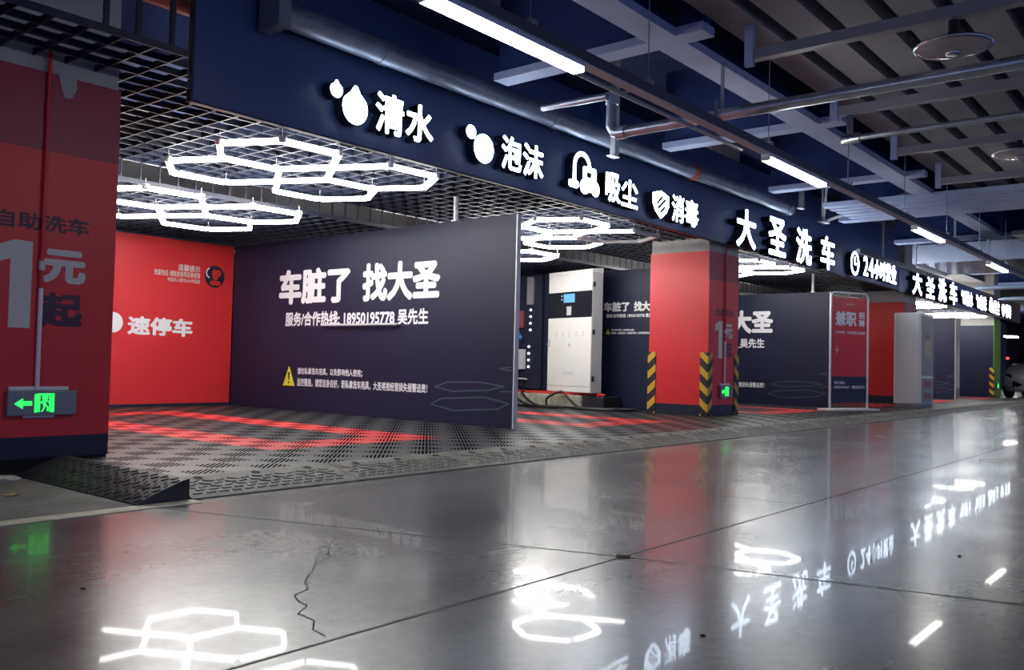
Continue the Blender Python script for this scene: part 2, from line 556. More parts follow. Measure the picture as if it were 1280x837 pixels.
# ------------------------------------------------------------------ drainage mats, one floor of tiles per bay
PIL = [(x - 0.002, 5.058, x + 0.842, 5.902) for x in (1.62, 9.94, 18.24, 26.5)]
def bay_mat(x0, x1, rx0, rx1, ry0, ry1, label, cut=None):
    t = thing('drainage_mat', label, 'floor mat', (x0, 4.002, 0), 0, 'drainage mats of the wash bays')
    cs = 0.4
    nx, ny = int(round((x1 - x0) / cs)), 14
    cx, cy = (x1 - x0) / nx, (9.62 - 4.002) / ny
    blk, red, mid = MB(), MB(), MB()
    for i in range(nx):
        for j in range(ny):
            ax, ay = x0 + i * cx, 4.002 + j * cy
            mx, my = ax + cx / 2, ay + cy / 2
            inr = rx0 < mx < rx1 and ry0 < my < ry1
            core = rx0 + cx < mx < rx1 - cx and ry0 + cy < my < ry1 - cy
            g = 0.0015
            rects = [(ax + g, ay + g, ax + cx - g, ay + cy - g)]
            for (p0, q0, p1, q1) in PIL:
                out = []
                for (a, b, c, d) in rects:
                    if c <= p0 or a >= p1 or d <= q0 or b >= q1: out.append((a, b, c, d)); continue
                    if a < p0: out.append((a, b, p0, d))
                    if c > p1: out.append((p1, b, c, d))
                    if b < q0: out.append((max(a, p0), b, min(c, p1), q0))
                    if d > q1: out.append((max(a, p0), q1, min(c, p1), d))
                rects = out
            for (a, b, c, d) in rects:
                (mid if core else red if inr else blk).box(a, b, 0.0, c, d, MZ)
    blk.build('black_tiles', 'tile_black', t)
    mid.build('black_tiles', 'tile_black', t)
    r = red.build('red_tiles', 'tile_red', t)
    r['label'] = 'rectangle of red tiles'
P4 = [(1.5, 2.5), (9.9, 10.82), (18.2, 19.12), (26.5, 27.4)]
bay_mat(2.2, 6.2, 3.42, 5.02, 4.8, 8.8, 'black slotted mat with the largest red rectangle, left of the nearest black partition')
bay_mat(6.2, 10.2, 7.0, 8.6, 4.8, 8.8, 'black slotted drainage mat under the white payment cabinet bay, second from the left', [(9.9, 10.9, 5.0, 5.95)])
bay_mat(10.2, 14.4, 11.45, 13.1, 4.8, 8.8, 'black slotted drainage mat just past the pillar with the green sign and four striped guards', [(9.9, 10.82, 5.0, 5.95)])
bay_mat(14.4, 18.4, 15.6, 17.2, 4.8, 8.8, 'black slotted drainage mat behind the red poster banner', [(18.2, 19.2, 5.0, 5.95)])
bay_mat(18.4, 22.7, 19.8, 21.5, 4.8, 8.8, 'black slotted drainage mat beyond the grey advertising box', [(18.2, 19.2, 5.0, 5.95)])
bay_mat(22.7, 26.7, 23.9, 25.5, 4.8, 8.8, 'black slotted drainage mat at the far end, before the green pillar', [(26.4, 27.4, 5.0, 5.95)])

# ------------------------------------------------------------------ rubber kerb ramps
def ramp_mesh(L, seed):
    """local: x along the kerb 0..L, y 0 (low, aisle side) .. 0.3, z up"""
    mb = MB()
    prof = [(0.0, 0.0), (0.0, 0.006), (0.03, 0.016), (0.27, 0.070), (0.30, 0.072), (0.30, 0.0)]
    n = len(prof)
    vs = [(0.002, p[0], p[1]) for p in prof] + [(L - 0.002, p[0], p[1]) for p in prof]
    mb.add(vs, [tuple(range(n)), tuple(range(2 * n - 1, n - 1, -1))] + [(i, i + n, (i + 1) % n + n, (i + 1) % n) for i in range(n)])
    def top(y): return 0.016 + (y - 0.03) * (0.054 / 0.24)
    sl = 0.054 / 0.24
    rows = [0.045, 0.082, 0.119, 0.156, 0.193]
    per = 0.07
    k = 0
    for r, yy in enumerate(rows):
        x = 0.03 + (per / 2 if r % 2 else 0)
        while x < L - 0.07:
            dy = (0.009 if k % 2 else -0.009) if r > 1 else 0.003
            ax, ay, bx, by = x, yy - dy, x + 0.05, yy + dy
            w = 0.0065
            pts = [(ax, ay - w), (bx, by - w), (bx, by + w), (ax, ay + w)]
            A = [(p[0], p[1], top(p[1]) - 0.001) for p in pts]
            B = [(p[0] * .9 + (ax + bx) / 2 * .1, p[1] * .9 + (ay + by) / 2 * .1, top(p[1]) + 0.0042) for p in pts]
            mb.add(A + B, [(4, 5, 6, 7), (0, 1, 5, 4), (1, 2, 6, 5), (2, 3, 7, 6), (3, 0, 4, 7)])
            x += per; k += 1
    # the bolt holes: dark recess discs
    for hx in (0.17, 0.5, 0.83):
        hx *= L
        c = [(hx + 0.026 * math.cos(a * math.pi / 6), 0.24 + 0.022 * math.sin(a * math.pi / 6)) for a in range(12)]
        mb.add([(p[0], p[1], top(p[1]) + 0.0012) for p in c], [tuple(range(12))], 1)
    return mb.mesh('kerb_ramp', ['rubber', 'hole'])
rm = [ramp_mesh(1.0, i) for i in range(2)]
ordn = ['first rubber kerb ramp, at the near left end against the wedge', 'second rubber kerb ramp from the near left end', 'third rubber kerb ramp from the near left end', 'fourth rubber kerb ramp from the near left end',
        'fifth rubber kerb ramp, in front of the nearest black partition', 'sixth rubber kerb ramp, just past the nearest black partition', 'seventh rubber kerb ramp from the left, in front of the bay with the white cabinet', 'eighth rubber kerb ramp from the left, dusty, short of the striped pillar', 'ninth rubber kerb ramp from the left, just before the striped pillar']
for i in range(25):
    o = bpy.data.objects.new('kerb_ramp', rm[i % 2])
    C.objects.link(o)
    x = 2.2 + i * 1.0
    o.location = (x, 3.70, 0.0)
    if i < 9: lab = ordn[i]
    else: lab = 'dusty rubber kerb ramp of the far kerb run beyond the striped pillar'
    _tag(o, lab, 'ramp', 'rubber kerb ramps beyond the striped pillar' if i >= 9 else 'rubber kerb ramps along the wash bays')

# wedge ramp at the left end, sloping down to the left
mb = MB()
prof = [(0.0, 0.0), (0.0, 0.008), (0.06, 0.035), (0.13, 0.062), (0.22, 0.094), (0.25, 0.1), (0.25, 0.0)]
n = len(prof)
y0, y1 = 3.70, 4.98
vs = [(1.935 + a, y0, b) for a, b in prof] + [(1.935 + a, y1, b) for a, b in prof]
mb.add(vs, [tuple(range(n)), tuple(range(2 * n - 1, n - 1, -1))] + [(i, (i + 1) % n, (i + 1) % n + n, i + n) for i in range(n)])
def wz(x):
    x -= 1.935
    for (a, b), (c, d) in zip(prof[1:-1], prof[2:-1]):
        if a <= x <= c: return b + (d - b) * (x - a) / (c - a)
    return 0.1
for i in range(27):
    for j in range(5):
        yy = y0 + 0.03 + i * 0.046
        xx = 1.955 + j * 0.044 + (0.022 if i % 2 else 0)
        if xx > 2.155: continue
        dx, dy = 0.012, 0.009
        sgn = 1 if j % 2 else -1
        pts = [(xx - dx, yy - dy * sgn - .004), (xx + dx, yy + dy * sgn - .004), (xx + dx, yy + dy * sgn + .004), (xx - dx, yy - dy * sgn + .004)]
        A = [(p[0], p[1], wz(p[0]) - 0.001) for p in pts]
        B = [(p[0], p[1], wz(p[0]) + 0.004) for p in pts]
        mb.add(A + B, [(4, 5, 6, 7), (0, 1, 5, 4), (1, 2, 6, 5), (2, 3, 7, 6), (3, 0, 4, 7)])
for hy in (3.86, 4.1, 4.34, 4.58):
    c = [(2.05 + 0.013 * math.cos(a * math.pi / 6), hy + 0.035 * math.sin(a * math.pi / 6)) for a in range(12)]
    mb.add([(p[0], p[1], wz(p[0]) + 0.003) for p in c], [tuple(range(12))], 1)
solo(mb.build('wedge_ramp', ['rubber_black', 'hole']), 'black rubber wedge ramp showing its curved end, at the foot of the left pillar', 'ramp')

# ------------------------------------------------------------------ ceiling grid over the bays
P_ = 0.17
mb = MB()
gx0, gx1 = -1.6, 27.2
yy = 4.40
rows = []
while yy < 7.2:
    xs = gx0
    xe = gx1
    if yy < 4.96: xe = 2.50 + (yy - 4.40) * 0.6
    mb.box(xs, yy - 0.004, 2.28, xe, yy + 0.004, 2.32)
    yy += P_
x = gx0
pill = [(1.58, 2.48), (9.92, 10.8), (18.22, 19.1), (26.5, 27.4)]
while x < gx1:
    ys = 4.40 if x < 2.49 else (4.40 + (x - 2.49) / 0.6 if x < 2.8 else 4.97)
    mb.box(x - 0.004, ys, 2.28, x + 0.004, 7.15, 2.32)
    x += P_
struct(mb.build('ceiling_grid', 'grid'))
mb = MB()
yy = 7.15
while yy < 10.38:
    mb.box(gx0, yy - 0.004, 2.10, gx1, yy + 0.004, 2.14)
    yy += P_
x = gx0
while x < gx1:
    mb.box(x - 0.004, 7.15, 2.10, x + 0.004, 10.35, 2.14)
    mb.box(x - 0.006, 7.145, 2.10, x + 0.006, 7.155, 2.31)
    x += P_
struct(mb.build('ceiling_grid', 'grid'))
# hangers in the opening left of the sign board
mb = MB()
for x, yy in ((1.1, 4.45), (2.07, 4.45), (2.24, 4.45), (2.43, 4.45)):
    mb.box(x - 0.012, yy - 0.012, 2.32, x + 0.012, yy + 0.012, 3.2)
struct(mb.build('ceiling_hanger', 'grid'))
# upturned grid edge at the far left
mb = MB()
for k in range(9):
    mb.box(1.0 - k * P_, 4.39, 2.32, 1.012 - k * P_, 4.41, 2.75)
mb.box(-0.4, 4.39, 2.5, 1.0, 4.41, 2.51)
struct(mb.build('ceiling_grid', 'grid'))
# pipes in the void
solo(MB().box(-3, 5.93, 2.80, 4.6, 6.5, 3.165).build('air_duct', 'ceiling'), 'dark box added to darken the void at the top left, above the left pillar', 'duct')  # invented box, added to keep the opening above the pillar dark
solo(MB().tube([(-2, 5.12, 2.86), (9.5, 5.12, 2.86)], 0.05, 12).build('sprinkler_pipe', 'red_pipe'), 'dull red sprinkler pipe in the ceiling void above the left pillar', 'pipe')
solo(MB().tube([(-2, 5.15, 3.02), (9.5, 5.15, 3.02)], 0.035, 12).build('sprinkler_pipe', 'red_pipe'), 'thinner dull red pipe above the other red pipe at the top left', 'pipe')
solo(MB().tube([(-2, 7.55, 2.42), (27, 7.55, 2.42)], 0.05, 12).build('ceiling_pipe', 'galv'), 'zinc pipe glimpsed through the slot between the two open grids', 'pipe')

# ------------------------------------------------------------------ sign board over the bays
t = thing('sign_board', 'long navy fascia board over the wash bays carrying lit white characters', 'sign board', (2.824, 4.9, 2.21))
MB().box(2.824, 4.9, 2.21, 17.25, 4.95, 3.3).build('board', 'fascia', t)
MB().box(2.824, 4.9, 2.205, 17.25, 4.95, 2.215).build('bottom_edge', 'dark_plastic', t)
MB().box(2.81, 4.9, 2.21, 2.824, 4.95, 3.3).build('end_edge', 'dark_plastic', t)
t2 = thing('sign_board', 'far fascia board repeating the lit characters, ending near the green pillar', 'sign board', (17.3, 4.9, 2.19))
MB().box(17.28, 4.9, 2.19, 24.2, 4.95, 2.74).build('board', 'fascia', t2)
MB().box(24.2, 4.9, 2.19, 29.2, 4.95, 2.74).build('end_board', mat('fascia_warm_reflection', (0.20, 0.11, 0.07), 0.3), t2)  # warm reflected light on the far end, put into the board's colour
MB().box(17.28, 4.9, 2.185, 29.2, 4.95, 2.195).build('bottom_edge', 'dark_plastic', t2)
MB().box(29.2, 4.9, 2.185, 29.24, 4.95, 2.74).build('end_edge', 'steel', t2)

FY = 4.9
def letter(body, x0, x1, z0, z1, depth, label, group, bold=0.024):
    t = thing('lit_letter', label, 'sign letter', ((x0 + x1) / 2, FY, z0), 0, group)
    fr = (Vector((0, FY, 0)), X1, Z1, -Y1)
    a = MB()
    text_into(a, body, (x0, z0, x1, z1), fr, bold, 0.001, depth - 0.004, 8, 0, 0, 3)
    a.build('return', 'letter_side', t, recalc=False)
    b = MB()
    text_into(b, body, (x0, z0, x1, z1), fr, bold, 0.001, depth, 8, 0, None, 3)
    b.build('face', 'e_sign', t, recalc=False)
    return t

def icon(polys, label, depth=0.1, holes=None, group='lit service icons'):
    """polys = list of world (x, z) outlines"""
    xs = [p[0] for q in polys for p in q]; zs = [p[1] for q in polys for p in q]
    t = thing('lit_icon', label, 'sign icon', ((min(xs) + max(xs)) / 2, FY, min(zs)), 0, group)
    fr = (Vector((0, FY, 0)), X1, Z1, -Y1)
    a, b = MB(), MB()
    for p in polys:
        a.prism(p, fr, 0.001, depth - 0.004)
        b.prism(p, fr, depth - 0.004, depth)
    a.build('return', 'letter_side', t)
    b.build('face', 'e_sign', t)
    if holes:
        c = MB()
        for p in holes: c.prism(p, fr, depth, depth + 0.002)
        c.build('face_mark', 'letter_side', t)
    return t

def drop(cx, z0, z1, w):
    h = z1 - z0
    r = w / 2
    pts = []
    for k in range(33):
        a = math.radians(-240 + 300 * k / 32 - 0)   # around the round bottom
        a = math.radians(150 + 240 * k / 32)
        pts.append((cx + r * math.cos(a), z0 + r * 1.05 + r * 1.05 * math.sin(a)))
    pts.append((cx + r * 0.40, z1 - h * 0.20))
    pts.append((cx + r * 0.10, z1 - h * 0.02))
    pts.append((cx - r * 0.10, z1 - h * 0.02))
    pts.append((cx - r * 0.40, z1 - h * 0.20))
    return pts

def arc_band(cx, cz, r0, r1, a0, a1, n=20, sz=1.0):
    o = [(cx + r1 * math.cos(math.radians(a0 + (a1 - a0) * k / n)), cz + sz * r1 * math.sin(math.radians(a0 + (a1 - a0) * k / n))) for k in range(n + 1)]
    i = [(cx + r0 * math.cos(math.radians(a0 + (a1 - a0) * k / n)), cz + sz * r0 * math.sin(math.radians(a0 + (a1 - a0) * k / n))) for k in range(n + 1)]
    return o, i
def band_polys(cx, cz, r0, r1, a0, a1, n=14, sz=1.0):
    o, i = arc_band(cx, cz, r0, r1, a0, a1, n, sz)
    return [[o[k], o[k + 1], i[k + 1], i[k]] for k in range(n)]

def rrect(x0, z0, x1, z1, r, n=5):
    pts = []
    for cx, cz, a0 in ((x1 - r, z1 - r, 0), (x0 + r, z1 - r, 90), (x0 + r, z0 + r, 180), (x1 - r, z0 + r, 270)):
        for k in range(n + 1):
            a = math.radians(a0 + 90 * k / n)
            pts.append((cx + r * math.cos(a), cz + r * math.sin(a)))
    return pts

def drop_icon(x, z, s, label):     # x, z = left edge, baseline; s scales
    icon([drop(x + 0.05 * s, z + 0.15 * s, z + 0.275 * s, 0.105 * s), drop(x + 0.22 * s, z, z + 0.28 * s, 0.225 * s)], label)
def foam_icon(x, z, s, label):
    icon([circle(x + 0.055 * s, z + 0.225 * s, 0.056 * s), circle(x + 0.215 * s, z + 0.12 * s, 0.12 * s)], label)
def vac_icon(x, z, s, label):
    P = []
    P += band_polys(x + 0.20 * s, z + 0.235 * s, 0.095 * s, 0.135 * s, 0, 180)
    P.append([(x + 0.065 * s, z + 0.09 * s), (x + 0.105 * s, z + 0.09 * s), (x + 0.105 * s, z + 0.235 * s), (x + 0.065 * s, z + 0.235 * s)])
    P.append(rrect(x, z + 0.035 * s, x + 0.15 * s, z + 0.10 * s, 0.03 * s))
    P.append(rrect(x + 0.215 * s, z + 0.03 * s, x + 0.42 * s, z + 0.25 * s, 0.02 * s))
    P.append(circle(x + 0.245 * s, z + 0.07 * s, 0.068 * s))
    P.append(circle(x + 0.405 * s, z + 0.07 * s, 0.068 * s))
    icon(P, label, holes=[rrect(x + 0.27 * s, z + 0.155 * s, x + 0.34 * s, z + 0.205 * s, .01 * s)] + band_polys(x + 0.245 * s, z + 0.07 * s, 0.045 * s, 0.055 * s, 60, 300) + band_polys(x + 0.405 * s, z + 0.07 * s, 0.066 * s, 0.076 * s, 90, 270))
def shield_icon(x, z, s, label):
    w, h = 0.34 * s, 0.30 * s
    P = [(x + w / 2, z), (x + w * .85, z + h * .24), (x + w, z + h * .5), (x + w, z + h * .86), (x + w / 2, z + h), (x, z + h * .86), (x, z + h * .5), (x + w * .15, z + h * .24)]
    def slash(a, b, c, d, t=0.016):
        n = Vector((-(d - b), c - a)).normalized() * t * s
        return [(x + a * w - n.x, z + b * h - n.y), (x + c * w - n.x, z + d * h - n.y), (x + c * w + n.x, z + d * h + n.y), (x + a * w + n.x, z + b * h + n.y)]
    icon([P], label, holes=[slash(.25, .5, .6, .82), slash(.3, .34, .78, .72), slash(.45, .22, .75, .45)])

G1, G2 = 'lit letters of the near sign run', 'lit letters of the far sign run'
drop_icon(3.79, 2.32, 1.0, 'lit water drop icon, first on the near end of the sign board')
letter('清', 4.20, 4.48, 2.32, 2.62, 0.1, 'lit 清 character right of the water drop icon', G1)
letter('水', 4.50, 4.79, 2.325, 2.615, 0.1, 'lit 水 character, second of the two after the water drop', G1)
foam_icon(5.17, 2.31, 1.0, 'lit foam bubble icon of two discs on the near sign board')
letter('泡', 5.61, 5.88, 2.315, 2.605, 0.1, 'lit 泡 character right of the two disc icon', G1)
letter('沫', 5.90, 6.19, 2.305, 2.60, 0.1, 'lit 沫 character, last of the pair after the two disc icon', G1)
vac_icon(6.58, 2.29, 1.08, 'lit vacuum cleaner icon with an arched hose on the near sign board')
letter('吸', 7.20, 7.47, 2.29, 2.585, 0.1, 'lit 吸 character right of the vacuum cleaner icon', G1)
letter('尘', 7.49, 7.80, 2.285, 2.57, 0.1, 'lit 尘 character, last of the pair after the vacuum icon', G1)
shield_icon(8.11, 2.265, 1.0, 'lit shield icon with diagonal bars on the near sign board')
letter('消', 8.52, 8.79, 2.275, 2.575, 0.1, 'lit 消 character right of the shield icon', G1)
letter('毒', 8.81, 9.13, 2.27, 2.57, 0.1, 'lit 毒 character, last of the pair after the shield icon', G1)
letter('大', 10.08, 10.64, 2.185, 2.675, 0.13, 'large lit 大 character above the pillar with striped guards', G1, 0.026)
letter('圣', 11.04, 11.62, 2.19, 2.70, 0.13, 'large lit 圣 character on the near sign board', G1, 0.026)
letter('洗', 11.98, 12.56, 2.175, 2.685, 0.13, 'large lit 洗 character on the near sign board', G1, 0.026)
letter('车', 12.92, 13.50, 2.19, 2.69, 0.13, 'large lit 车 character on the near sign board', G1, 0.026)
ck = band_polys(14.53, 2.425, 0.15, 0.195, 0, 360, 28) + [[(14.51, 2.42), (14.545, 2.42), (14.545, 2.53), (14.51, 2.53)], [(14.51, 2.40), (14.62, 2.40), (14.62, 2.435), (14.51, 2.435)]]
icon(ck, 'lit round clock icon on the sign board')
for ch, x0, x1, lb in (('2', 14.95, 15.18, 'lit numeral 2 right of the clock icon'), ('4', 15.22, 15.47, 'lit numeral 4 right of the clock icon'), ('小', 15.52, 15.80, 'lit 小 character after the lit numerals'),
                       ('时', 15.84, 16.12, 'lit 时 character after the lit numerals'), ('营', 16.16, 16.44, 'lit 营 character near the end of the near sign board'), ('业', 16.48, 16.76, 'lit 业 character, last on the near sign board')):
    letter(ch, x0, x1, 2.27, 2.60, 0.1, lb, G1, 0.018)
for ch, x0, lb in (('大', 17.72, 'large lit 大 character starting the far sign board'), ('圣', 18.65, 'large lit 圣 character on the far sign board'), ('洗', 19.58, 'large lit 洗 character on the far sign board'), ('车', 20.51, 'large lit 车 character on the far sign board')):
    letter(ch, x0, x0 + 0.64, 2.17, 2.66, 0.13, lb, G2, 0.026)
drop_icon(21.70, 2.26, 1.1, 'lit water drop icon on the far sign board')
letter('清', 22.10, 22.42, 2.24, 2.58, 0.1, 'lit 清 character on the far sign board', G2)
letter('水', 22.46, 22.78, 2.24, 2.58, 0.1, 'lit 水 character on the far sign board', G2)
foam_icon(23.15, 2.26, 1.1, 'lit foam bubble icon on the far sign board')
letter('泡', 23.55, 23.87, 2.24, 2.58, 0.1, 'lit 泡 character on the far sign board', G2)
letter('沫', 23.92, 24.24, 2.24, 2.58, 0.1, 'lit 沫 character on the far sign board', G2)
vac_icon(24.55, 2.23, 1.05, 'lit vacuum cleaner icon on the far sign board')
letter('吸', 25.10, 25.42, 2.23, 2.57, 0.1, 'lit 吸 character on the far sign board', G2)
letter('尘', 25.46, 25.78, 2.23, 2.57, 0.1, 'lit 尘 character on the far sign board', G2)
shield_icon(26.10, 2.22, 1.1, 'lit shield icon on the far sign board')
letter('消', 26.60, 26.92, 2.22, 2.57, 0.1, 'lit 消 character on the far sign board', G2)
letter('毒', 26.98, 27.30, 2.22, 2.57, 0.1, 'lit 毒 character, last on the far sign board', G2)

# ------------------------------------------------------------------ hexagon ceiling lights
def hex_light(centres, z, ztop, label, dim=None, R=0.487):
    cx = sum(c[0] for c in centres) / len(centres); cy = sum(c[1] for c in centres) / len(centres)
    t = thing('hexagon_light', label, 'ceiling light', (cx, cy, z), 0, 'honeycomb ceiling lights')
    done = []
    def seen(m): return any((m - q).length < 0.17 for q in done)
    nodes = []
    for hi, c in enumerate(centres):
        a, b = MB(), MB()
        V = [Vector((c[0] + R * math.cos(math.radians(60 * k - 3)), c[1] + R * math.sin(math.radians(60 * k - 3)), z)) for k in range(6)]
        any_a = any_b = False
        for k in range(6):
            p, q = V[k], V[(k + 1) % 6]
            m = (p + q) / 2
            if seen(m): continue
            done.append(m)
            d = (q - p).normalized() * 0.012
            if dim and (hi, k) in dim:
                b.bar(p + d, q - d, 0.04, 0.035); any_b = True
            else:
                a.bar(p + d, q - d, 0.04, 0.035); any_a = True
        if any_a: a.build('tube_ring', 'e_hex', t)
        if any_b:
            o = b.build('unlit_tube', 'tube_off', t)
            o['label'] = 'unlit grey tubes'
        for p in V:
            if not any((p - q).length < 0.15 for q in nodes): nodes.append(p)
    for p in nodes:
        MB().lathe([(0.0, -0.012), (0.03, -0.012), (0.03, 0.03), (0.0025, 0.035), (0.0025, ztop - z)], p, 10).build('connector', 'white_paint', t)
H0 = [(3.95, 5.6), (4.93, 5.55), (4.03, 6.45), (5.0, 6.38)]
B0 = [(3.84, 7.58), (4.84, 7.54), (3.92, 8.43), (4.90, 8.39)]
def sh(L, dx, dy=0): return [(a + dx, b + dy) for a, b in L]
hex_light(H0, 2.19, 2.279, 'glowing honeycomb light of four hexagons over the front of the nearest bay, behind the 清水 lettering')
hex_light([(3.83, 7.27), (4.83, 7.25), (3.90, 8.12), (4.87, 8.10)], 2.02, 2.099, 'glowing honeycomb light further back in the nearest bay, above the red back wall')
hex_light([(7.78, 5.72), (8.76, 5.68), (7.88, 6.58), (8.86, 6.53)], 2.19, 2.279, 'honeycomb light over the white cabinet bay, with one hexagon partly unlit', dim={(1, 0), (1, 1), (1, 4), (1, 5), (1, 2)})
hex_light(sh(B0, 3.72, -.55), 2.02, 2.099, 'honeycomb light whose bright tip shows just past the edge of the nearest black partition')
hex_light(sh(H0, 8.0), 2.19, 2.279, 'honeycomb light behind the large 大圣 characters, past the striped pillar')
hex_light(sh(B0, 12.0, 0.4), 2.02, 2.099, 'honeycomb light deep in the bay behind the poster banner')
hex_light(sh(H0, 16.5), 2.19, 2.279, 'honeycomb light glowing above the grey advertising box')
hex_light(sh(H0, 20.6), 2.19, 2.279, 'honeycomb light over the farthest bay, before the green pillar')
hex_light(sh(B0, 16.5, -.3), 2.02, 2.099, 'back honeycomb light of the bay beyond the advertising box')

# ------------------------------------------------------------------ pillars
def exit_sign(x0, x1, z0, z1, label, yface):
    t = thing('exit_sign', label, 'exit sign', ((x0 + x1) / 2, yface, z0), 0, 'green running man exit signs')
    MB().box(x0, yface - 0.03, z0, x1, yface - 0.001, z1).build('housing', 'sign_plate', t, bevel=0.003)
    w, h = x1 - x0, z1 - z0
    fr = (Vector((x0, yface - 0.03, z0)), X1, Z1, -Y1)
    S = lambda P: [(a * w, b * h) for a, b in P]
    shape_part('arrow', [S([(0.09, .48), (.21, .70), (.21, .58), (.34, .58), (.34, .40), (.21, .40), (.21, .27)])], fr, 'e_green', t)
    dm = MB()
    # door panel with a running figure left dark
    fig = []
    for P in (S([(.375, .12), (.41, .12), (.41, .86), (.375, .86)]), S([(.41, .80), (.62, .80), (.62, .88), (.41, .88)]), S([(.62, .12), (.66, .12), (.66, .88), (.62, .88)]),
              S([(.415, .14), (.455, .14), (.455, .78), (.415, .78)]), S([(.585, .14), (.615, .14), (.615, .78), (.585, .78)])):
        dm.prism(P, fr, 0.0005, 0.0015)
    dm.build('doorway_mark', 'e_green', t)
    rn = MB()
    rn.prism([(p[0], p[1]) for p in circle(.525 * w, .72 * h, .016, 12)], fr, 0.0005, 0.0016)
    for P in (S([(.50, .62), (.545, .62), (.54, .40), (.495, .42)]), S([(.495, .62), (.505, .55), (.465, .46), (.458, .52)]), S([(.54, .62), (.575, .50), (.585, .54), (.55, .64)]),
              S([(.50, .42), (.535, .42), (.525, .28), (.49, .14), (.47, .14), (.505, .30)]), S([(.525, .42), (.55, .42), (.58, .30), (.57, .17), (.55, .17), (.56, .29)])):
        rn.prism(P, fr, 0.0005, 0.0016)
    rn.build('runner_mark', 'e_green', t)
    MB().box(x0 + 0.01, yface - 0.012, z1 + 0.002, x1 - 0.04, yface - 0.001, z1 + 0.022).build('bracket', 'white_paint', t)
    MB().box(x0 + 0.09, yface - 0.008, z0 - 0.014, x1 - 0.11, yface - 0.001, z0 - 0.002).build('bracket', 'white_paint', t)
    return t

def guard(cx, cy, sx, sy, label):
    """L-shaped corner guard; corner at cx, cy; legs run along sx (x) and sy (y)"""
    t = thing('corner_guard', label, 'corner guard', (cx, cy, MZ), 0, 'striped pillar corner guards')
    mb = MB()
    T, Wd, H = 0.012, 0.105, 0.79
    mb.box(-sx * T, -sy * T, 0, sx * Wd, 0, H)
    mb.box(-sx * T, 0, 0, 0, sy * Wd, H)
    o = mb.build('rubber_angle', 'hazard', t, local=True, bevel=0.004)
    return t

def pillar(x0, label, ztop, text=True, wrap=True, green=False, zbot=0.07, left_lab=None):
    x1, y0, y1 = x0 + 0.84, 5.06, 5.90
    t = thing('pillar', label, 'pillar', ((x0 + x1) / 2, (y0 + y1) / 2, 0))
    g = 0.012
    MB().box(x0 + g, y0 + g, 0, x1 - g, y1 - g, ZC - 0.001).build('concrete_shaft', 'concrete', t)
    MB().box(x0 + 0.006, y0 + 0.006, 0, x1 - 0.006, y1 - 0.006, zbot - 0.0005).build('base', 'hole', t)  # black box over the concrete: shade of the gap under the boards as colour
    if wrap:
        fa = MB()                               # aisle face board: maroon head, red body, navy foot
        fa.box(x0, y0, 0.20, x1, y0 + g, 1.77, 0)
        fa.box(x0, y0, 1.77, x1, y0 + g, ztop, 1)
        fa.box(x0, y0, zbot, x1, y0 + g, 0.20, 2)
        fa.build('aisle_board', ['red', 'maroon', 'navy'], t)
        for nm, xa in (('side_board', x0), ('side_board', x1 - g)):
            s = MB()
            s.box(xa, y0 + g, 0.20, xa + g, y1, ztop, 0)
            s.box(xa, y0 + g, zbot, xa + g, y1, 0.20, 2)
            s.build(nm, ['red', 'maroon', 'navy'], t)
        fr = (Vector((x1 - 2.46, y0, 0)), X1, Z1, -Y1)
        if text:
            lettering('heading_lettering', '自助洗车', (1.81, 1.325, 2.305, 1.42), fr, 'dark_print', t, 0.035)
            one = [(1.895, .79), (2.005, .79), (2.005, 1.26), (1.915, 1.265), (1.80, 1.215), (1.80, 1.125), (1.895, 1.16)]
            shape_part('price_numeral', [one], fr, 'grey_print', t)
            lettering('price_lettering', '元', (2.055, 1.045, 2.295, 1.235), fr, 'grey_print', t, 0.055)
            lettering('price_suffix_lettering', '起', (2.05, .80, 2.285, .995), fr, 'dark_print', t, 0.05)
    else:
        MB().box(x0, y0 + g, zbot, x0 + g, y1, 2.0).build('side_board', 'black_panel', t)
        MB().box(x0, y0, 0.0, x1, y0 + g, 2.15).build('painted_face', 'green_paint', t)
    return t

def conduit(x, y, ztop, zmid, zbot, label):
    t = thing('conduit', label, 'conduit', (x, y, zbot), 0, 'conduits down the pillars')
    MB().tube([(x, y - 0.016, zmid), (x, y - 0.016, ztop)], 0.0105, 10).build('painted_section', 'red', t)
    o = MB().tube([(x, y - 0.016, zbot), (x, y - 0.016, zmid)], 0.0115, 10).build('bare_section', 'white_paint', t)
    o['label'] = 'bare off-white lower section'
    MB().tube([(x, y - 0.016, zmid + 0.1), (x, y - 0.016, zmid + 0.15)], 0.0155, 10).build('clip', 'grey_print', t)

pillar(1.62, 'red wrapped pillar at the near left, cut by the frame, with a big grey price figure', 2.205, zbot=0.08)
conduit(2.05, 5.06, 2.40, 1.01, 0.462, 'thin conduit painted red above and white below on the left pillar')
exit_sign(1.90, 2.26, 0.318, 0.452, 'green running man exit sign low on the left pillar', 5.06)
pillar(9.94, 'red wrapped pillar in the middle with striped guards, under the large 大 character', 2.125)
conduit(9.94 + 0.43, 5.06, 2.20, 1.01, 0.462, 'thin conduit down the middle red pillar')
exit_sign(10.24, 10.58, 0.29, 0.45, 'small green exit sign on the middle red pillar', 5.06)
guard(9.94, 5.06, 1, 1, 'yellow and black guard on the near front corner of the middle pillar')
guard(9.94, 5.90, 1, -1, 'yellow and black guard on the middle pillar, left of its plain red face')
guard(10.78, 5.06, -1, 1, 'yellow and black guard on the far front corner of the middle pillar')
pillar(18.24, 'red wrapped pillar between the poster banner and the grey advertising box', 2.06, text=False)
guard(18.24, 5.90, 1, -1, 'yellow and black guard seen just right of the poster banner')
pillar(26.5, 'green and dark grey pillar at the far end of the bays', 2.0, text=False, wrap=False)
guard(26.5, 5.06, 1, 1, 'yellow and black guard on the corner of the far green pillar')
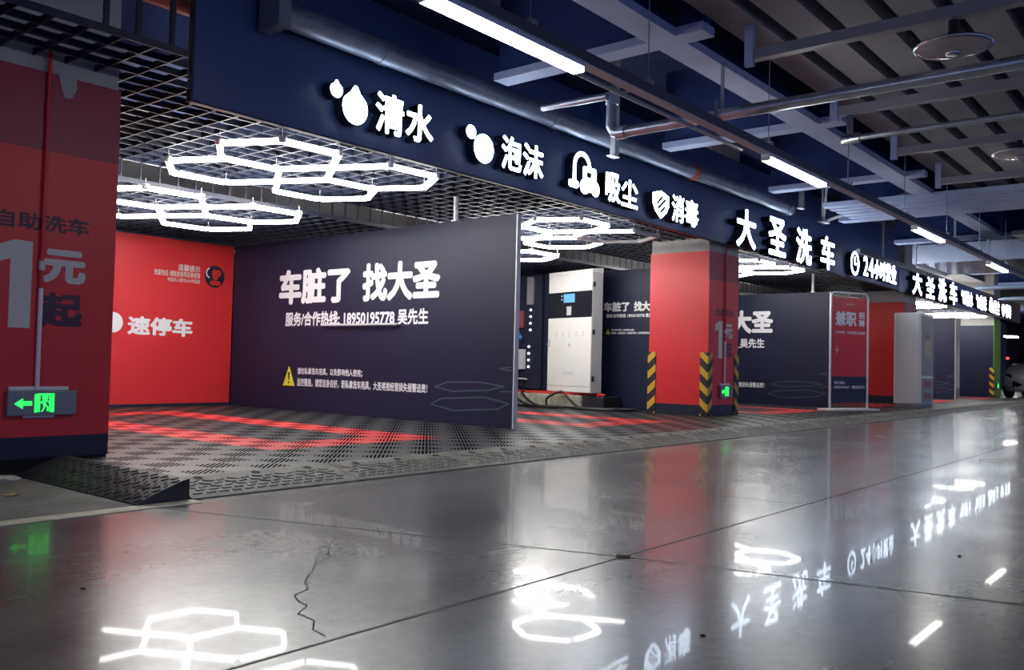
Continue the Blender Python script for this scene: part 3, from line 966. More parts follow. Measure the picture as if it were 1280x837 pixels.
exit_sign(26.75, 27.1, 0.29, 0.45, 'tiny green exit sign on the far green pillar', 5.06)
# torn plaster patch on the left pillar
solo(MB().prism([(2.10, 2.22), (2.20, 2.22), (2.205, 2.15), (2.18, 2.09), (2.14, 2.085), (2.12, 2.14)], (Vector((0, 5.06, 0)), X1, Z1, -Y1), 0.0005, 0.004).build('plaster_patch', 'concrete'), 'ragged grey plaster patch near the top of the left pillar', 'plaster patch')

# ------------------------------------------------------------------ black partition panels
def partition(x, ya, yb, ztop, label, texts='full', th=0.05):
    t = thing('partition_panel', label, 'partition', (x, ya, MZ), 0)
    MB().box(x, ya, MZ, x + th, yb, ztop).build('panel', 'black_panel', t)
    MB().box(x - 0.004, ya - 0.012, MZ, x + th + 0.004, ya, ztop).build('end_trim', 'pole', t)
    MB().box(x - 0.0012, ya, 1.035, x - 0.0002, ya + 1.2, 1.039).box(x - 0.0012, ya + 0.62, 1.04, x - 0.0002, ya + 0.624, ztop).box(x - 0.0012, ya + 2.3, 1.04, x - 0.0002, ya + 2.304, ztop).build('sheet_joint', 'seam', t)
    # texts are placed by the viewer's left-to-right coordinate: u = -y
    fr = (Vector((x, 0, 0)), -Y1, Z1, -X1)
    o = ya - 5.10
    if texts in ('full', 'narrow'):
        if texts == 'full':
            B = lambda a, b, c, d: (-(a + o), c, -(b + o), d)
        else:
            # the smaller print on the short panel: same layout at 0.36 of the size
            k = 0.335
            B = lambda a, b, c, d: (-(6.90 - (8.70 - a) * k), 1.475 + (c - 1.45) * k * 1.0, -(6.90 - (8.70 - b) * k), 1.475 + (d - 1.45) * k * 1.0)
        lettering('title_lettering', '车脏了', B(8.70, 7.42, 1.28, 1.69), fr, 'white_print', t, 0.05, 8)
        lettering('title_lettering', '找大圣', B(7.22, 6.06, 1.28, 1.69), fr, 'white_print', t, 0.05, 8)
        lettering('phone_lettering', '服务/合作热线: 18950195778 吴先生', B(8.56, 6.21, 1.03, 1.195), fr, 'white_print', t, 0.035, 6)
        lettering('notice_lettering', '请勿私拿洗车用具，以免影响他人使用；', B(8.30, 7.18, .475, .56), fr, 'white_print', t, 0.03, 4, res=2)
        lettering('notice_lettering', '监控覆盖，请您洁身自好，若私拿洗车用具，大圣将按经营损失报警追责！', B(8.30, 6.2, .345, .44), fr, 'white_print', t, 0.03, 4, res=2)
        b = B(8.57, 8.345, .345, .575)
        w, h = b[2] - b[0], b[3] - b[1]
        shape_part('warning_triangle', [[(b[0], b[1]), (b[2], b[1]), ((b[0] + b[2]) / 2, b[3])]], fr, 'yellow', t)
        mx = (b[0] + b[2]) / 2
        shape_part('warning_mark', [[(mx - .05 * w, b[1] + .3 * h), (mx + .05 * w, b[1] + .3 * h), (mx + .08 * w, b[1] + .68 * h), (mx - .08 * w, b[1] + .68 * h)], circle(mx, b[1] + .17 * h, .06 * w, 10)], fr, 'navy', t, 0.0015, 0.0022)
    if texts == 'full':
        # printed hexagon outlines in the near lower corner
        def loop(pts, closed=True, wd=0.013):
            P = []
            for p, q in zip(pts, pts[1:] + (pts[:1] if closed else [])):
                p, q = Vector((-(p[0] + o), p[1])), Vector((-(q[0] + o), q[1]))
                n = (q - p).normalized(); n = Vector((-n.y, n.x)) * wd / 2
                P.append([tuple(p - n), tuple(q - n), tuple(q + n), tuple(p + n)])
            return P
        sgn = loop([(6.10, .415), (5.93, .467), (5.50, .478), (5.20, .447), (5.40, .407), (5.855, .379)])
        sgn += loop([(6.147, .243), (5.995, .305), (5.442, .339), (5.143, .294), (5.285, .236), (5.84, .195)])
        sgn += loop([(5.124, .630), (5.266, .612), (5.123, .593)], False) + loop([(5.25, .400), (5.115, .404)], False)
        shape_part('hexagon_print', sgn, fr, 'teal_print', t)
    return t

def towel_rail(x, y0, y1, z, label):
    t = thing('wall_rail', label, 'rail', (x, (y0 + y1) / 2, z), 0, 'steel rails on the black partitions')
    MB().tube([(x - 0.05, y0, z), (x - 0.05, y1, z)], 0.013, 12).build('bar', 'pole', t)
    for y in (y0 + 0.03, y1 - 0.03):
        MB().tube([(x - 0.001, y, z), (x - 0.05, y, z)], 0.016, 10).build('bracket', 'steel', t)

partition(6.2, 5.10, 9.64, 2.035, 'black partition with large white 车脏了 找大圣 title, nearest the camera')
towel_rail(6.2, 6.62, 7.82, 1.035, 'slim steel rail across the phone number line of the nearest black partition')
partition(10.36, 5.93, 9.64, 2.0, 'black partition behind the white cabinet, with small white title, ending at the middle pillar', 'narrow')
partition(14.40, 5.16, 9.64, 1.96, 'black partition past the middle pillar, only 大圣 of its title visible')
towel_rail(14.40, 6.70, 7.9, 1.035, 'slim steel rail on the partition past the middle pillar')
partition(18.6, 5.95, 9.64, 2.0, 'black partition running back from the red pillar beside the advertising box', 'none')
partition(22.65, 5.15, 9.64, 2.0, 'far black partition right of the grey advertising box, showing 圣 only')

def post(x, y, z0, z1, label):
    t = thing('support_post', label, 'post', (x, y, z0), 0, 'posts from the partition tops to the grid')
    MB().tube([(x, y, z0), (x, y, z1)], 0.022, 12).build('tube', 'pole', t)
    MB().box(x - 0.03, y - 0.03, z0 + 0.0005, x + 0.03, y + 0.03, z0 + 0.012).build('foot', 'pole', t)
post(6.225, 5.9, 2.036, 2.279, 'bright post between the nearest partition top and the ceiling grid')
post(14.425, 5.45, 1.961, 2.279, 'bright post on the near end of the partition past the middle pillar')

# red back wall of the nearest bay
t = thing('back_panel', 'glossy red back panel of the nearest bay with white 速停车 lettering', 'wall panel', (4.4, 9.65, MZ))
MB().box(2.7, 9.65, 0.10, 6.19, 9.68, 2.03).build('panel', 'red', t)
MB().box(2.7, 9.645, MZ, 6.19, 9.68, 0.10).build('base_strip', 'navy', t)
MB().box(2.7, 9.64, 2.03, 6.19, 9.69, 2.05).build('top_trim', 'grid', t)
fr = (Vector((0, 9.65, 0)), X1, Z1, -Y1)
lettering('title_lettering', '速停车', (4.865, .885, 5.665, 1.10), fr, 'white_print', t, 0.045)
shape_part('disc_mark', [circle(4.695, 1.015, .115)], fr, 'white_print', t)
lettering('heading_lettering', '温馨提示', (5.45, 1.665, 5.74, 1.745), fr, 'grey_print', t, 0.03, 4, res=2)
lettering('notice_lettering', '贵重物品 请随身携带妥善保管', (5.155, 1.59, 5.74, 1.66), fr, 'grey_print', t, 0.02, 4, res=2)
lettering('notice_lettering', '本店无人值守24小时监控', (5.32, 1.53, 5.74, 1.58), fr, 'grey_print', t, 0.02, 4, res=2)
shape_part('logo_disc', [circle(5.935, 1.635, .135)], fr, 'navy', t)
shape_part('logo_mark', [rrect(5.90, 1.64, 6.02, 1.72, .03), [(5.90, 1.645), (6.0, 1.645), (5.96, 1.59), (5.93, 1.59)], rrect(5.875, 1.53, 6.02, 1.585, .025)], fr, 'red', t, 0.0015, 0.0022)
shape_part('logo_arc', band_polys(5.885, 1.675, .055, .07, 110, 250, 10), fr, 'white_print', t, 0.0015, 0.0022)
# back panels of the other bays
for x0, x1, lab, mm in ((6.26, 10.35, 'dark oxblood back panel of the white cabinet bay', 'dark_red_panel'), (10.42, 14.39, 'dark back panel past the middle pillar', 'black_panel'), (14.46, 18.59, 'dark back panel behind the poster banner', 'black_panel'), (18.66, 22.64, 'dark back panel beyond the advertising box', 'black_panel'), (22.71, 26.6, 'dark back panel of the farthest bay', 'black_panel')):
    solo(MB().box(x0, 9.65, MZ, x1, 9.68, 2.03).build('back_panel', mm), lab, 'wall panel')

# ------------------------------------------------------------------ payment cabinet and wash equipment
th = math.radians(75)
t = thing('payment_cabinet', 'tall white payment cabinet with a small blue screen, before the second partition', 'cabinet', (9.80, 6.72, 0.285), th - math.pi / 2)
# local frame: origin at near lower front corner; +y = to the left as seen, -x = front, +x = back
Wc, Hc, Dc = 0.95, 1.69, 0.20
MB().box(0.012, 0.0, 0.0, Dc, Wc, Hc - 0.05).build('body', 'cab_side', t, local=True, bevel=0.006)
mb = MB(); n = 6
mb.add([(0.0, 0, Hc - 0.05), (Dc, 0, Hc - 0.05), (Dc, 0, Hc + 0.02), (0.0, 0, Hc - 0.005), (0.0, Wc, Hc - 0.05), (Dc, Wc, Hc - 0.05), (Dc, Wc, Hc + 0.02), (0.0, Wc, Hc - 0.005)],
       [(0, 1, 2, 3), (7, 6, 5, 4), (0, 4, 5, 1), (1, 5, 6, 2), (2, 6, 7, 3), (3, 7, 4, 0)])
mb.build('sloped_cap', 'white_paint', t, local=True)
def cfront(name, y0, z0, y1, z1, material, d=0.012, parent=None, base=0.012, bevel=0.0):
    return MB().box(base - d, y0, z0, base - 0.0005, y1, z1).build(name, material, parent or t, local=True, bevel=bevel)
cfront('upper_panel', 0.004, 1.395, Wc - 0.004, Hc - 0.052, 'white_paint', bevel=0.003)
sc = cfront('control_panel', 0.004, 1.035, Wc - 0.004, 1.39, 'cab_black')
door = cfront('door', 0.004, 0.085, Wc - 0.004, 1.03, 'white_paint', bevel=0.003)
cfront('bottom_panel', 0.004, 0.005, Wc - 0.004, 0.08, 'white_paint', bevel=0.003)
cfront('screen', 0.36, 1.245, 0.60, 1.365, 'e_screen', 0.004, sc, 0.0)
cfront('reader', 0.43, 1.065, 0.53, 1.19, 'cab_side', 0.006, sc, 0.0, 0.002)
cfront('reader_pad', 0.455, 1.09, 0.505, 1.15, 'grey_print', 0.003, sc, -0.006)
cfront('button', 0.635, 1.33, 0.655, 1.35, 'white_print', 0.003, sc, 0.0)
cfront('button', 0.635, 1.28, 0.655, 1.30, 'white_print', 0.003, sc, 0.0)
for k in range(5):
    yy = 0.17 + k * 0.145
    mb = MB(); mb.box(-0.002, yy - 0.008, 0.80, -0.0005, yy + 0.008, 0.84); mb.box(-0.002, yy - 0.016, 0.77, -0.0005, yy + 0.016, 0.783)
    mb.build('icon_mark', 'cab_side', door, local=True)
MB().lathe([(0.022, 0.0), (0.022, -0.003), (0.0, -0.003)], (-0.0005, 0.46, 0.66), 20, axis='X').build('lock', 'cab_side', door, local=True)
MB().box(-0.012, Wc - 0.06, 0.64, -0.0005, Wc - 0.035, 0.74).box(-0.02, Wc - 0.055, 0.655, -0.012, Wc - 0.005, 0.675).build('handle', 'cab_side', door, local=True)
frl = (Vector((0, 0, 0)), -Y1, Z1, -X1)
mb = MB(); text_into(mb, '大圣洗车', (-0.60, .235, -0.36, .285), frl, 0.01, 0, 0.0015, 4, 0, None, 2)
mb.build('name_lettering', 'cab_side', door, local=True, recalc=False)
for z in (1.44, 0.79, 0.16):
    MB().box(0.02, -0.006, z, 0.06, -0.0005, z + 0.07).build('hinge', 'dark_plastic', t, local=True)
# plinth and rails under the cabinet
solo(MB().box(9.86, 6.9, MZ + 0.0005, 10.34, 9.6, 0.245).build('concrete_plinth', 'brick', bevel=0.01), 'stained pale concrete plinth behind the looping black hoses', 'plinth')
solo(MB().box(9.88, 6.55, MZ + 0.0005, 10.3, 6.89, 0.24).build('concrete_plinth', 'dark_plastic', bevel=0.01), 'dark block at the right end of the pale plinth under the cabinet', 'plinth')
t = thing('support_rail', 'red steel rail with short feet under the white cabinet', 'rail', (9.93, 7.2, 0.247))
MB().box(9.93, 6.58, 0.252, 9.97, 8.55, 0.284).build('rail', 'red_plastic', t)
for y in (6.7, 7.1, 7.5, 7.9, 8.3):
    MB().box(9.935, y - 0.025, 0.2455, 9.965, y + 0.025, 0.252).build('foot', 'dark_plastic', t)
# equipment board with reels
t = thing('equipment_board', 'dark equipment board with white indicator lights left of the white cabinet', 'equipment', (10.33, 8.5, 0.3))
MB().box(10.30, 7.95, 0.30, 10.355, 9.55, 2.0).build('board', 'navy', t)
MB().box(10.27, 8.10, 1.55, 10.30, 8.22, 1.96).build('side_strip', 'tray', t)
for z in (1.02, 1.12, 1.22, 1.32, 1.42):
    MB().lathe([(0.0, 0), (0.016, 0), (0.016, 0.011)], (10.288, 8.16, z + 0.15), 12, axis='X').build('indicator_light', 'e_led', t)
for z in (0.62, 0.72, 0.82, .92):
    MB().lathe([(0.0, 0), (0.016, 0), (0.016, 0.011)], (10.288, 8.18, z), 12, axis='X').build('indicator_light', 'e_led', t)
t = thing('pressure_unit', 'small red box on the equipment board above the blue gun', 'equipment', (10.29, 8.34, 1.22))
MB().box(10.24, 8.28, 1.20, 10.299, 8.42, 1.46).build('box', mat('dull_red', (0.28, 0.05, 0.05), 0.5), t, bevel=0.006)
MB().lathe([(0.0, 0), (0.03, 0), (0.03, 0.015)], (10.224, 8.35, 1.36), 16, axis='X').build('gauge', 'cab_side', t)
t = thing('spray_gun', 'blue spray gun holstered on the equipment board', 'spray gun', (10.27, 8.38, 1.0))
mb = MB(); mb.tube([(10.26, 8.42, 1.16), (10.25, 8.36, 1.10), (10.24, 8.28, 1.04)], [.03, .035, .025], 12)
mb.build('barrel', 'blue', t)
MB().tube([(10.25, 8.36, 1.09), (10.25, 8.40, 0.96)], [.03, .022], 12).build('grip', 'blue', t)
t = thing('control_box', 'grey control box with a blue knob low on the equipment board', 'control box', (10.29, 8.36, 0.6))
MB().box(10.24, 8.24, 0.58, 10.299, 8.42, 0.88).build('box', 'cab_side', t, bevel=0.006)
MB().lathe([(0.0, 0), (0.03, 0), (0.03, 0.02)], (10.22, 8.36, 0.92 - .05), 16, axis='X').build('knob', 'blue', t)
t = thing('holder_hook', 'dark wire holder near the foot of the equipment board', 'hook', (10.28, 8.3, 0.36))
MB().tube([(10.285, 8.42, .43), (10.22, 8.42, .44), (10.22, 8.2, .44), (10.285, 8.2, .43)], 0.012, 8).build('wire', 'cab_side', t)
MB().box(10.25, 8.24, .33, 10.299, 8.38, .42).build('block', 'dark_plastic', t)
# hoses
def hose(pts, label, r=0.016):
    # Catmull-Rom through the points
    P = [Vector(p) for p in pts]
    P = [P[0] * 2 - P[1]] + P + [P[-1] * 2 - P[-2]]
    out = []
    for i in range(1, len(P) - 2):
        for k in range(8):
            s = k / 8
            a, b, c, d = P[i - 1], P[i], P[i + 1], P[i + 2]
            out.append(0.5 * ((2 * b) + (c - a) * s + (2 * a - 5 * b + 4 * c - d) * s * s + (3 * b - a - 3 * c + d) * s ** 3))
    out.append(P[-2])
    o = MB().tube(out, r, 8).build('hose', 'hose')
    solo(o, label, 'hose', 'black wash hoses')
hose([(10.22, 8.40, 1.10), (10.05, 8.62, 0.98), (9.92, 8.72, 0.55), (9.74, 8.35, 0.2), (9.58, 7.8, MZ + .024), (9.55, 7.3, MZ + .024), (9.55, 6.95, MZ + .024)], 'black hose hanging in the longer outer loop from the blue gun')
hose([(10.22, 8.28, 1.02), (10.08, 8.34, 0.85), (9.96, 8.25, 0.5), (9.70, 7.95, 0.22), (9.47, 7.5, MZ + .034), (9.42, 7.0, MZ + .026)], 'black hose hanging in the inner loop from the blue gun')
hose([(9.91, 7.95, 0.30), (9.82, 7.9, 0.24), (9.74, 7.6, MZ + .03), (9.68, 7.1, MZ + .024), (9.64, 6.75, MZ + .024)], 'black hose dropping from the red rail onto the mat')
hose([(9.80, 7.45, MZ + .024), (9.76, 7.4, 0.2), (9.8, 7.2, 0.29), (9.78, 7.05, 0.2), (9.72, 6.85, 0.1), (9.7, 6.6, MZ + .024), (9.75, 6.3, MZ + .024)], 'black hose arching up against the cabinet foot')
hose([(9.55, 6.75, MZ + .024), (9.5, 6.5, MZ + .024), (9.6, 6.2, MZ + .024), (9.9, 6.05, MZ + .024), (9.95, 6.3, MZ + .024), (9.98, 6.5, MZ + .024)], 'black hose lying coiled on the mat toward the middle pillar')

# ------------------------------------------------------------------ poster banner in a pole frame
ang = math.radians(-23)
t = thing('poster_banner', 'red and navy poster banner in a white pole frame, standing on the mat', 'banner', (13.32, 4.75, MZ), ang)
Wb, Hb = 0.80, 1.80
MB().box(-0.10, -0.16, 0.0005, Wb + 0.10, 0.16, 0.03).build('base_plate', 'white_paint', t, local=True, bevel=0.006)
r_ = 0.08
path = [(0, 0, 0.03), (0, 0, Hb - r_)] + [(r_ - r_ * math.cos(math.radians(a)), 0, Hb - r_ + r_ * math.sin(math.radians(a))) for a in (22, 45, 68, 90)] + [(Wb - r_, 0, Hb)] + [(Wb - r_ + r_ * math.sin(math.radians(a)), 0, Hb - r_ + r_ * math.cos(math.radians(a))) for a in (22, 45, 68, 90)] + [(Wb, 0, 0.03)]
MB().tube(path, 0.014, 10).build('pole_frame', 'pole', t, local=True)
sh_ = MB()
sh_.box(0.03, -0.004, 0.52, Wb - 0.03, 0.0, Hb - 0.07, 0)
sh_.box(0.03, -0.004, 0.12, Wb - 0.03, 0.0, 0.52, 1)
sheet = sh_.build('printed_sheet', ['red', 'navy'], t, local=True)
frb = (Vector((0, -0.004, 0)), X1, Z1, -Y1)
def bt(name, body, box, mm, bold=0.04, copies=6):
    mb = MB(); text_into(mb, body, box, frb, bold, 0, 0.0014, copies, 0, None, 2)
    mb.build(name, mm, sheet, local=True, recalc=False)
bt('headline_lettering', '兼职', (0.09, 1.29, 0.54, 1.52), 'white_print', 0.05)
bt('headline_lettering', '招', (0.59, 1.41, 0.72, 1.52), 'white_print', 0.04)
bt('headline_lettering', '聘', (0.59, 1.29, 0.72, 1.40), 'white_print', 0.04)
bt('brand_lettering', '大圣洗车', (0.31, 1.61, 0.48, 1.645), 'grey_print', 0.01)
bt('notice_lettering', '工作内容：负责店面日常维护', (0.09, 1.17, 0.74, 1.215), 'white_print', 0.02, 4)
bt('phone_lettering', '联系电话：', (0.07, .40, 0.31, .45), 'white_print', 0.02, 4)
bt('phone_lettering', '13950109467（微信同号）', (0.07, .33, 0.74, .385), 'white_print', 0.02, 4)
mb = MB()
for P in ([(0.115, 0.92), (0.13, 0.985), (0.145, 0.92)], [(0.115, 0.92), (0.145, 0.92), (0.13, 0.855)], [(0.13, 0.905), (0.13, 0.935), (0.085, 0.92)], [(0.13, 0.905), (0.175, 0.92), (0.13, 0.935)]): mb.prism(P, frb, 0.0005, 0.0014)
mb.build('sparkle_mark', 'grey_print', sheet, local=True)

# ------------------------------------------------------------------ advertising box
t = thing('advertising_box', 'tall pale grey advertising box with small notices, in front of the far red pillar', 'advertising box', (17.3, 4.6, MZ))
bx = MB().box(16.86, 4.40, MZ + 0.03, 17.75, 4.86, 1.76).build('case', 'white_paint', t, bevel=0.025)
MB().box(16.90, 4.43, MZ + 0.0005, 17.71, 4.83, MZ + 0.03).build('base', 'cab_side', t)
MB().box(16.95, 4.392, 0.62, 17.70, 4.3995, 1.70).build('upper_window', 'ad_panel', t)
MB().box(16.95, 4.392, 0.14, 17.70, 4.3995, 0.57).build('lower_window', 'ad_panel', t)
MB().box(17.1, 4.389, 0.98, 17.5, 4.3915, 1.24).build('notice', 'ad_tan', t)
MB().box(17.15, 4.389, 1.30, 17.45, 4.3915, 1.36).build('notice', 'ad_red', t)
MB().box(17.1, 4.389, 0.40, 17.55, 4.3915, 0.52).build('notice', 'ad_red', t)
MB().box(17.1, 4.389, 0.20, 17.55, 4.3915, 0.30).build('notice', 'ad_red', t)

# ------------------------------------------------------------------ lighting trunk and its lamps
t = thing('lighting_trunk', 'long steel lighting trunk slung over the aisle, carrying the linear lamps', 'trunking', (2, 2.67, 2.245))
MB().box(-4, 2.635, 2.245, 40, 2.705, 2.25).build('bottom_cover', 'trunk_cover', t)
MB().box(-4, 2.63, 2.25, 40, 2.71, 2.31).build('channel', 'tray_dark', t, bevel=0.004)
for k in range(14):
    x = -2.5 + k * 1.72 + 0.05
    if 2.5 < x < 3.7: x += 0.6
    if 14.9 < x < 17: continue
    MB().tube([(x, 2.67, 2.33), (x, 2.67, ZC)], 0.004, 6).build('hanger_wire', 'steel', t)
    MB().box(x - 0.025, 2.64, 2.31, x + 0.025, 2.70, 2.34).build('hanger_clamp', 'galv', t)
lamps = [(2.58, 'longest linear lamp, at the top edge of the picture'), (6.10, 'second linear lamp along the trunk, over the 车 end of the sign'), (9.95, 'third linear lamp along the trunk'), (13.60, 'fourth linear lamp along the trunk'), (17.4, 'fifth linear lamp, far along the trunk'), (21.2, 'sixth linear lamp, far along the trunk'), (25, 'seventh linear lamp, far along the trunk'), (29, 'last linear lamp, at the far end of the trunk'), (-1.1, 'linear lamp behind the viewpoint on the trunk')]
for x, lab in lamps:
    t = thing('linear_lamp', lab, 'lamp', (x + 0.58, 2.67, 2.2), 0, 'linear lamps on the trunk')
    MB().box(x, 2.635, 2.222, x + 1.16, 2.705, 2.2445).build('housing', 'white_paint', t)
    MB().box(x + 0.012, 2.637, 2.195, x + 1.148, 2.703, 2.222).build('diffuser', 'e_lamp', t)
    MB().box(x, 2.635, 2.195, x + 0.012, 2.705, 2.222).build('end_cap', 'cab_side', t)
    MB().box(x + 1.148, 2.635, 2.195, x + 1.16, 2.705, 2.222).build('end_cap', 'cab_side', t)

# ------------------------------------------------------------------ pipes and steel over the aisle
t = thing('fascia_pipe', 'fat zinc pipe running along the top of the sign board', 'pipe', (7, 4.75, 2.87))
MB().tube([(3.32, 4.74, 2.875), (11.6, 4.74, 2.875)], 0.085, 24).build('tube', 'zinc_pipe', t)
MB().tube([(6.2, 4.74, 2.875), (6.32, 4.74, 2.875)], 0.093, 24).build('coupling', 'zinc_pipe', t)
MB().tube([(4.16, 4.74, 2.875), (4.24, 4.74, 2.875)], 0.091, 24).build('coupling', 'zinc_pipe', t)
MB().tube([(8.82, 4.74, 2.875), (8.90, 4.74, 2.875)], 0.098, 24).build('clamp', 'red_pipe', t)
MB().tube([(11.52, 4.74, 2.875), (11.62, 4.74, 2.875)], 0.1, 24).build('end_cap', 'zinc_pipe', t)
MB().box(3.24, 4.64, 2.76, 3.33, 4.86, ZC - 0.001).build('end_bracket', 'zinc_pipe', t)

t = thing('cross_pipe', 'zinc pipe crossing over the aisle, turning up beside the sign board', 'pipe', (5.82, 3.8, 2.5))
MB().tube([(5.8, -6, 2.5), (5.82, 3.76, 2.5), (5.82, 3.81, 2.515), (5.82, 3.84, 2.56), (5.82, 3.84, 2.78)], 0.042, 16).build('tube', 'galv', t)
MB().tube([(5.82, 3.70, 2.5), (5.82, 3.78, 2.502)], 0.052, 16).build('elbow', 'galv', t)
MB().tube([(5.75, 3.84, 2.79), (5.71, 4.45, 2.79)], 0.03, 14).build('branch', 'galv', t)
MB().tube([(5.82, 3.84, 2.74), (5.82, 3.84, 2.83)], 0.05, 14).build('tee', 'galv', t)
mb = MB()
mb.box(5.77, 2.90, 2.43, 5.87, 2.915, 2.46).box(5.765, 2.895, 2.46, 5.775, 2.92, 2.60).box(5.865, 2.895, 2.46, 5.875, 2.92, 2.9)
mb.build('hanger', 'steel', t)
cd = MB().tube([(3.75, 2.79, 2.26), (5.95, 2.79, 2.26)], 0.014, 10)
for x in (4.3, 5.5): cd.box(x, 2.7105, 2.255, x + 0.02, 2.79, 2.27)
solo(cd.build('conduit', 'galv'), 'thin conduit running below and beside the lighting trunk past the first lamp', 'conduit')

# channels under the deck
labs = ['first channel rail under the deck planks, above the clear round lamp', 'second channel rail under the deck planks', 'third channel rail under the deck planks', 'fourth channel rail under the deck planks']
for i, x in enumerate((5.55, 7.18, 8.82, 10.45)):
    t = thing('channel_rail', labs[i], 'rail', (x, 0, 2.76), 0, 'channel rails under the deck')
    MB().box(x, -5.2, 2.76, x + 0.075, 2.58, 2.83).build('channel', 'tray', t)
    for y in (2.56, 1.0, -0.8, -2.6, -4.4):
        MB().box(x - 0.005, y - 0.03, 2.72 if y > 2 else 2.83, x + 0.035, y + 0.03, 2.999).build('hanger', 'beam', t)
t = thing('small_pipe', 'thin zinc pipe crossing under the deck, with a bright clamp at its end', 'pipe', (7.2, 1, 2.57))
MB().tube([(7.22, -6, 2.56), (7.22, 2.38, 2.56)], 0.025, 12).build('tube', 'galv', t)
MB().tube([(7.22, 2.36, 2.56), (7.22, 2.50, 2.56)], 0.045, 12).box(7.2, 2.42, 2.56, 7.24, 2.46, 2.758).build('clamp', 'steel', t)

def dish(x, y, z, label):
    t = thing('round_lamp', label, 'lamp', (x, y, z), 0, 'clear round lamps under the deck')
    MB().lathe([(0.0, 0.035), (0.12, 0.028), (0.185, 0.006), (0.21, 0.0), (0.205, -0.01), (0.17, -0.022), (0.1, -0.032), (0.0, -0.036)], (x, y, z), 36).build('lens', 'dish', t)
    MB().lathe([(0.205, -0.012), (0.218, -0.004), (0.218, 0.008), (0.205, 0.012), (0.205, -0.012)], (x, y, z), 36).build('rim', 'steel', t)
    MB().lathe([(0.0, 0.02), (0.055, 0.02), (0.05, 0.06), (0.028, 0.09), (0.028, 2.758 - z)], (x, y, z), 20).build('mount', 'dark_plastic', t)
    MB().lathe([(0.0, -0.046), (0.04, -0.046), (0.04, -0.034)], (x, y, z), 16).build('hub', 'steel', t)
dish(5.62, 1.30, 2.60, 'clear round lamp hanging under the deck at the top right')
dish(8.86, 1.50, 2.64, 'clear round lamp cut by the right edge of the picture')

# hangers from the slab to the sign board
for i, (x, lab, zb) in enumerate(((7.05, 'square steel hanger in front of the fat pipe above the vacuum icon', 2.67), (11.73, 'square steel hanger in front of the fat pipe end above the large 圣', 2.88))):
    t = thing('square_hanger', lab, 'hanger', (x, 4.6, zb), 0, 'square hangers before the sign board')
    MB().box(x - 0.035, 4.58, zb + 0.0005, x + 0.035, 4.635, ZC - 0.001).build('upright', 'pole', t)
    MB().box(x - 0.09, 4.57, zb - 0.012, x + 0.035, 4.64, zb).build('foot_plate', 'pole', t)
t = thing('brace', 'splayed steel brace above the large 洗 on the sign board', 'brace', (12.72, 4.66, 2.83))
MB().bar((12.72, 4.66, 2.85), (12.2, 4.4, ZC), 0.03, 0.03).build('strut', 'pole', t)
MB().bar((12.72, 4.68, 2.85), (12.5, 4.6, ZC), 0.025, 0.025).build('strut', 'pole', t)
MB().bar((12.74, 4.64, 2.85), (13.1, 3.3, 3.3), 0.035, 0.035).build('strut', 'pole', t)
MB().box(12.58, 4.62, 2.822, 12.86, 4.72, 2.85).build('foot', 'steel', t)

# galvanised duct across the aisle, far
t = thing('air_duct', 'big galvanised air duct crossing the aisle beyond the third lamp', 'duct', (15.9, 1, 2.42))
MB().box(15.0, 0.8, 2.42, 16.9, 4.05, 2.72).build('duct_body', 'duct', t)
for y in (0.85, 1.9, 2.95, 4.0):
    MB().box(14.98, y - 0.015, 2.40, 16.92, y + 0.015, 2.74).build('flange', 'galv', t)
MB().box(15.4, 0.8, 2.725, 15.43, 0.83, ZC - 0.001).box(15.4, 3.5, 2.725, 15.43, 3.53, ZC - 0.001).build('hanger', 'pole', t)
solo(MB().box(13.7, -6, 2.60, 14.5, 2.4, 2.66).build('cable_tray', 'tray_dark'), 'dark cable tray before the air duct', 'cable tray')
# ribbed soffit before the duct
mb = MB()
for k in range(6):
    mb.box(11.7 + k * 0.24, -5, 2.86, 11.7 + k * 0.24 + 0.15, 4.3, 2.92)
struct(mb.build('ceiling_rib', 'beam'))
solo(MB().bar((13.6, 4.45, 2.5), (17.2, 4.2, 2.40), 0.06, 0.06).box(14.6, 4.37, 2.5, 14.63, 4.40, ZC - 0.001).build('cable_tray', 'tray_dark'), 'dark slanting tray edge below the air duct', 'cable tray')
# dim lens-shaped lamps at the far right
for x, y0, y1, lab in ((19.7, 1.2, 4.1, 'nearer pale blue lens lamp at the far right'), (22.7, 1.2, 4.25, 'farther pale blue lens lamp at the far right')):
    t = thing('lens_lamp', lab, 'lamp', (x, (y0 + y1) / 2, 2.41), 0, 'pale blue lens lamps')
    prof = [(0, -0.045), (0.09, -0.03), (0.13, 0.0), (0.09, 0.035), (0, 0.05), (-0.09, 0.035), (-0.13, 0.0), (-0.09, -0.03)]
    mb = MB(); n = 8; vs = []
    ends = [(y0, 0.25), (y0 + 0.1, 0.8), (y0 + 0.3, 1.0), (y1 - 0.3, 1.0), (y1 - 0.1, 0.8), (y1, 0.25)]
    for yy, s in ends: vs += [(x + a * s, yy, 2.41 + b * s) for a, b in prof]
    fs = [(i * n + k, i * n + (k + 1) % n, (i + 1) * n + (k + 1) % n, (i + 1) * n + k) for i in range(5) for k in range(n)]
    fs += [tuple(range(n)), tuple(range(5 * n + n - 1, 5 * n - 1, -1))]
    mb.add(vs, fs, 0, True)
    mb.build('shell', 'lamp_shell', t)
    MB().tube([(x, (y0 + y1) / 2, 2.45), (x, (y0 + y1) / 2, ZC)], 0.008, 8).build('stem', 'steel', t)

# ------------------------------------------------------------------ far end: car and green wall
t = thing('car', 'pale grey car at the far right end, front toward the aisle', 'car', (30.8, 4.35, 0))
cy, Wd = 4.35, 0.93
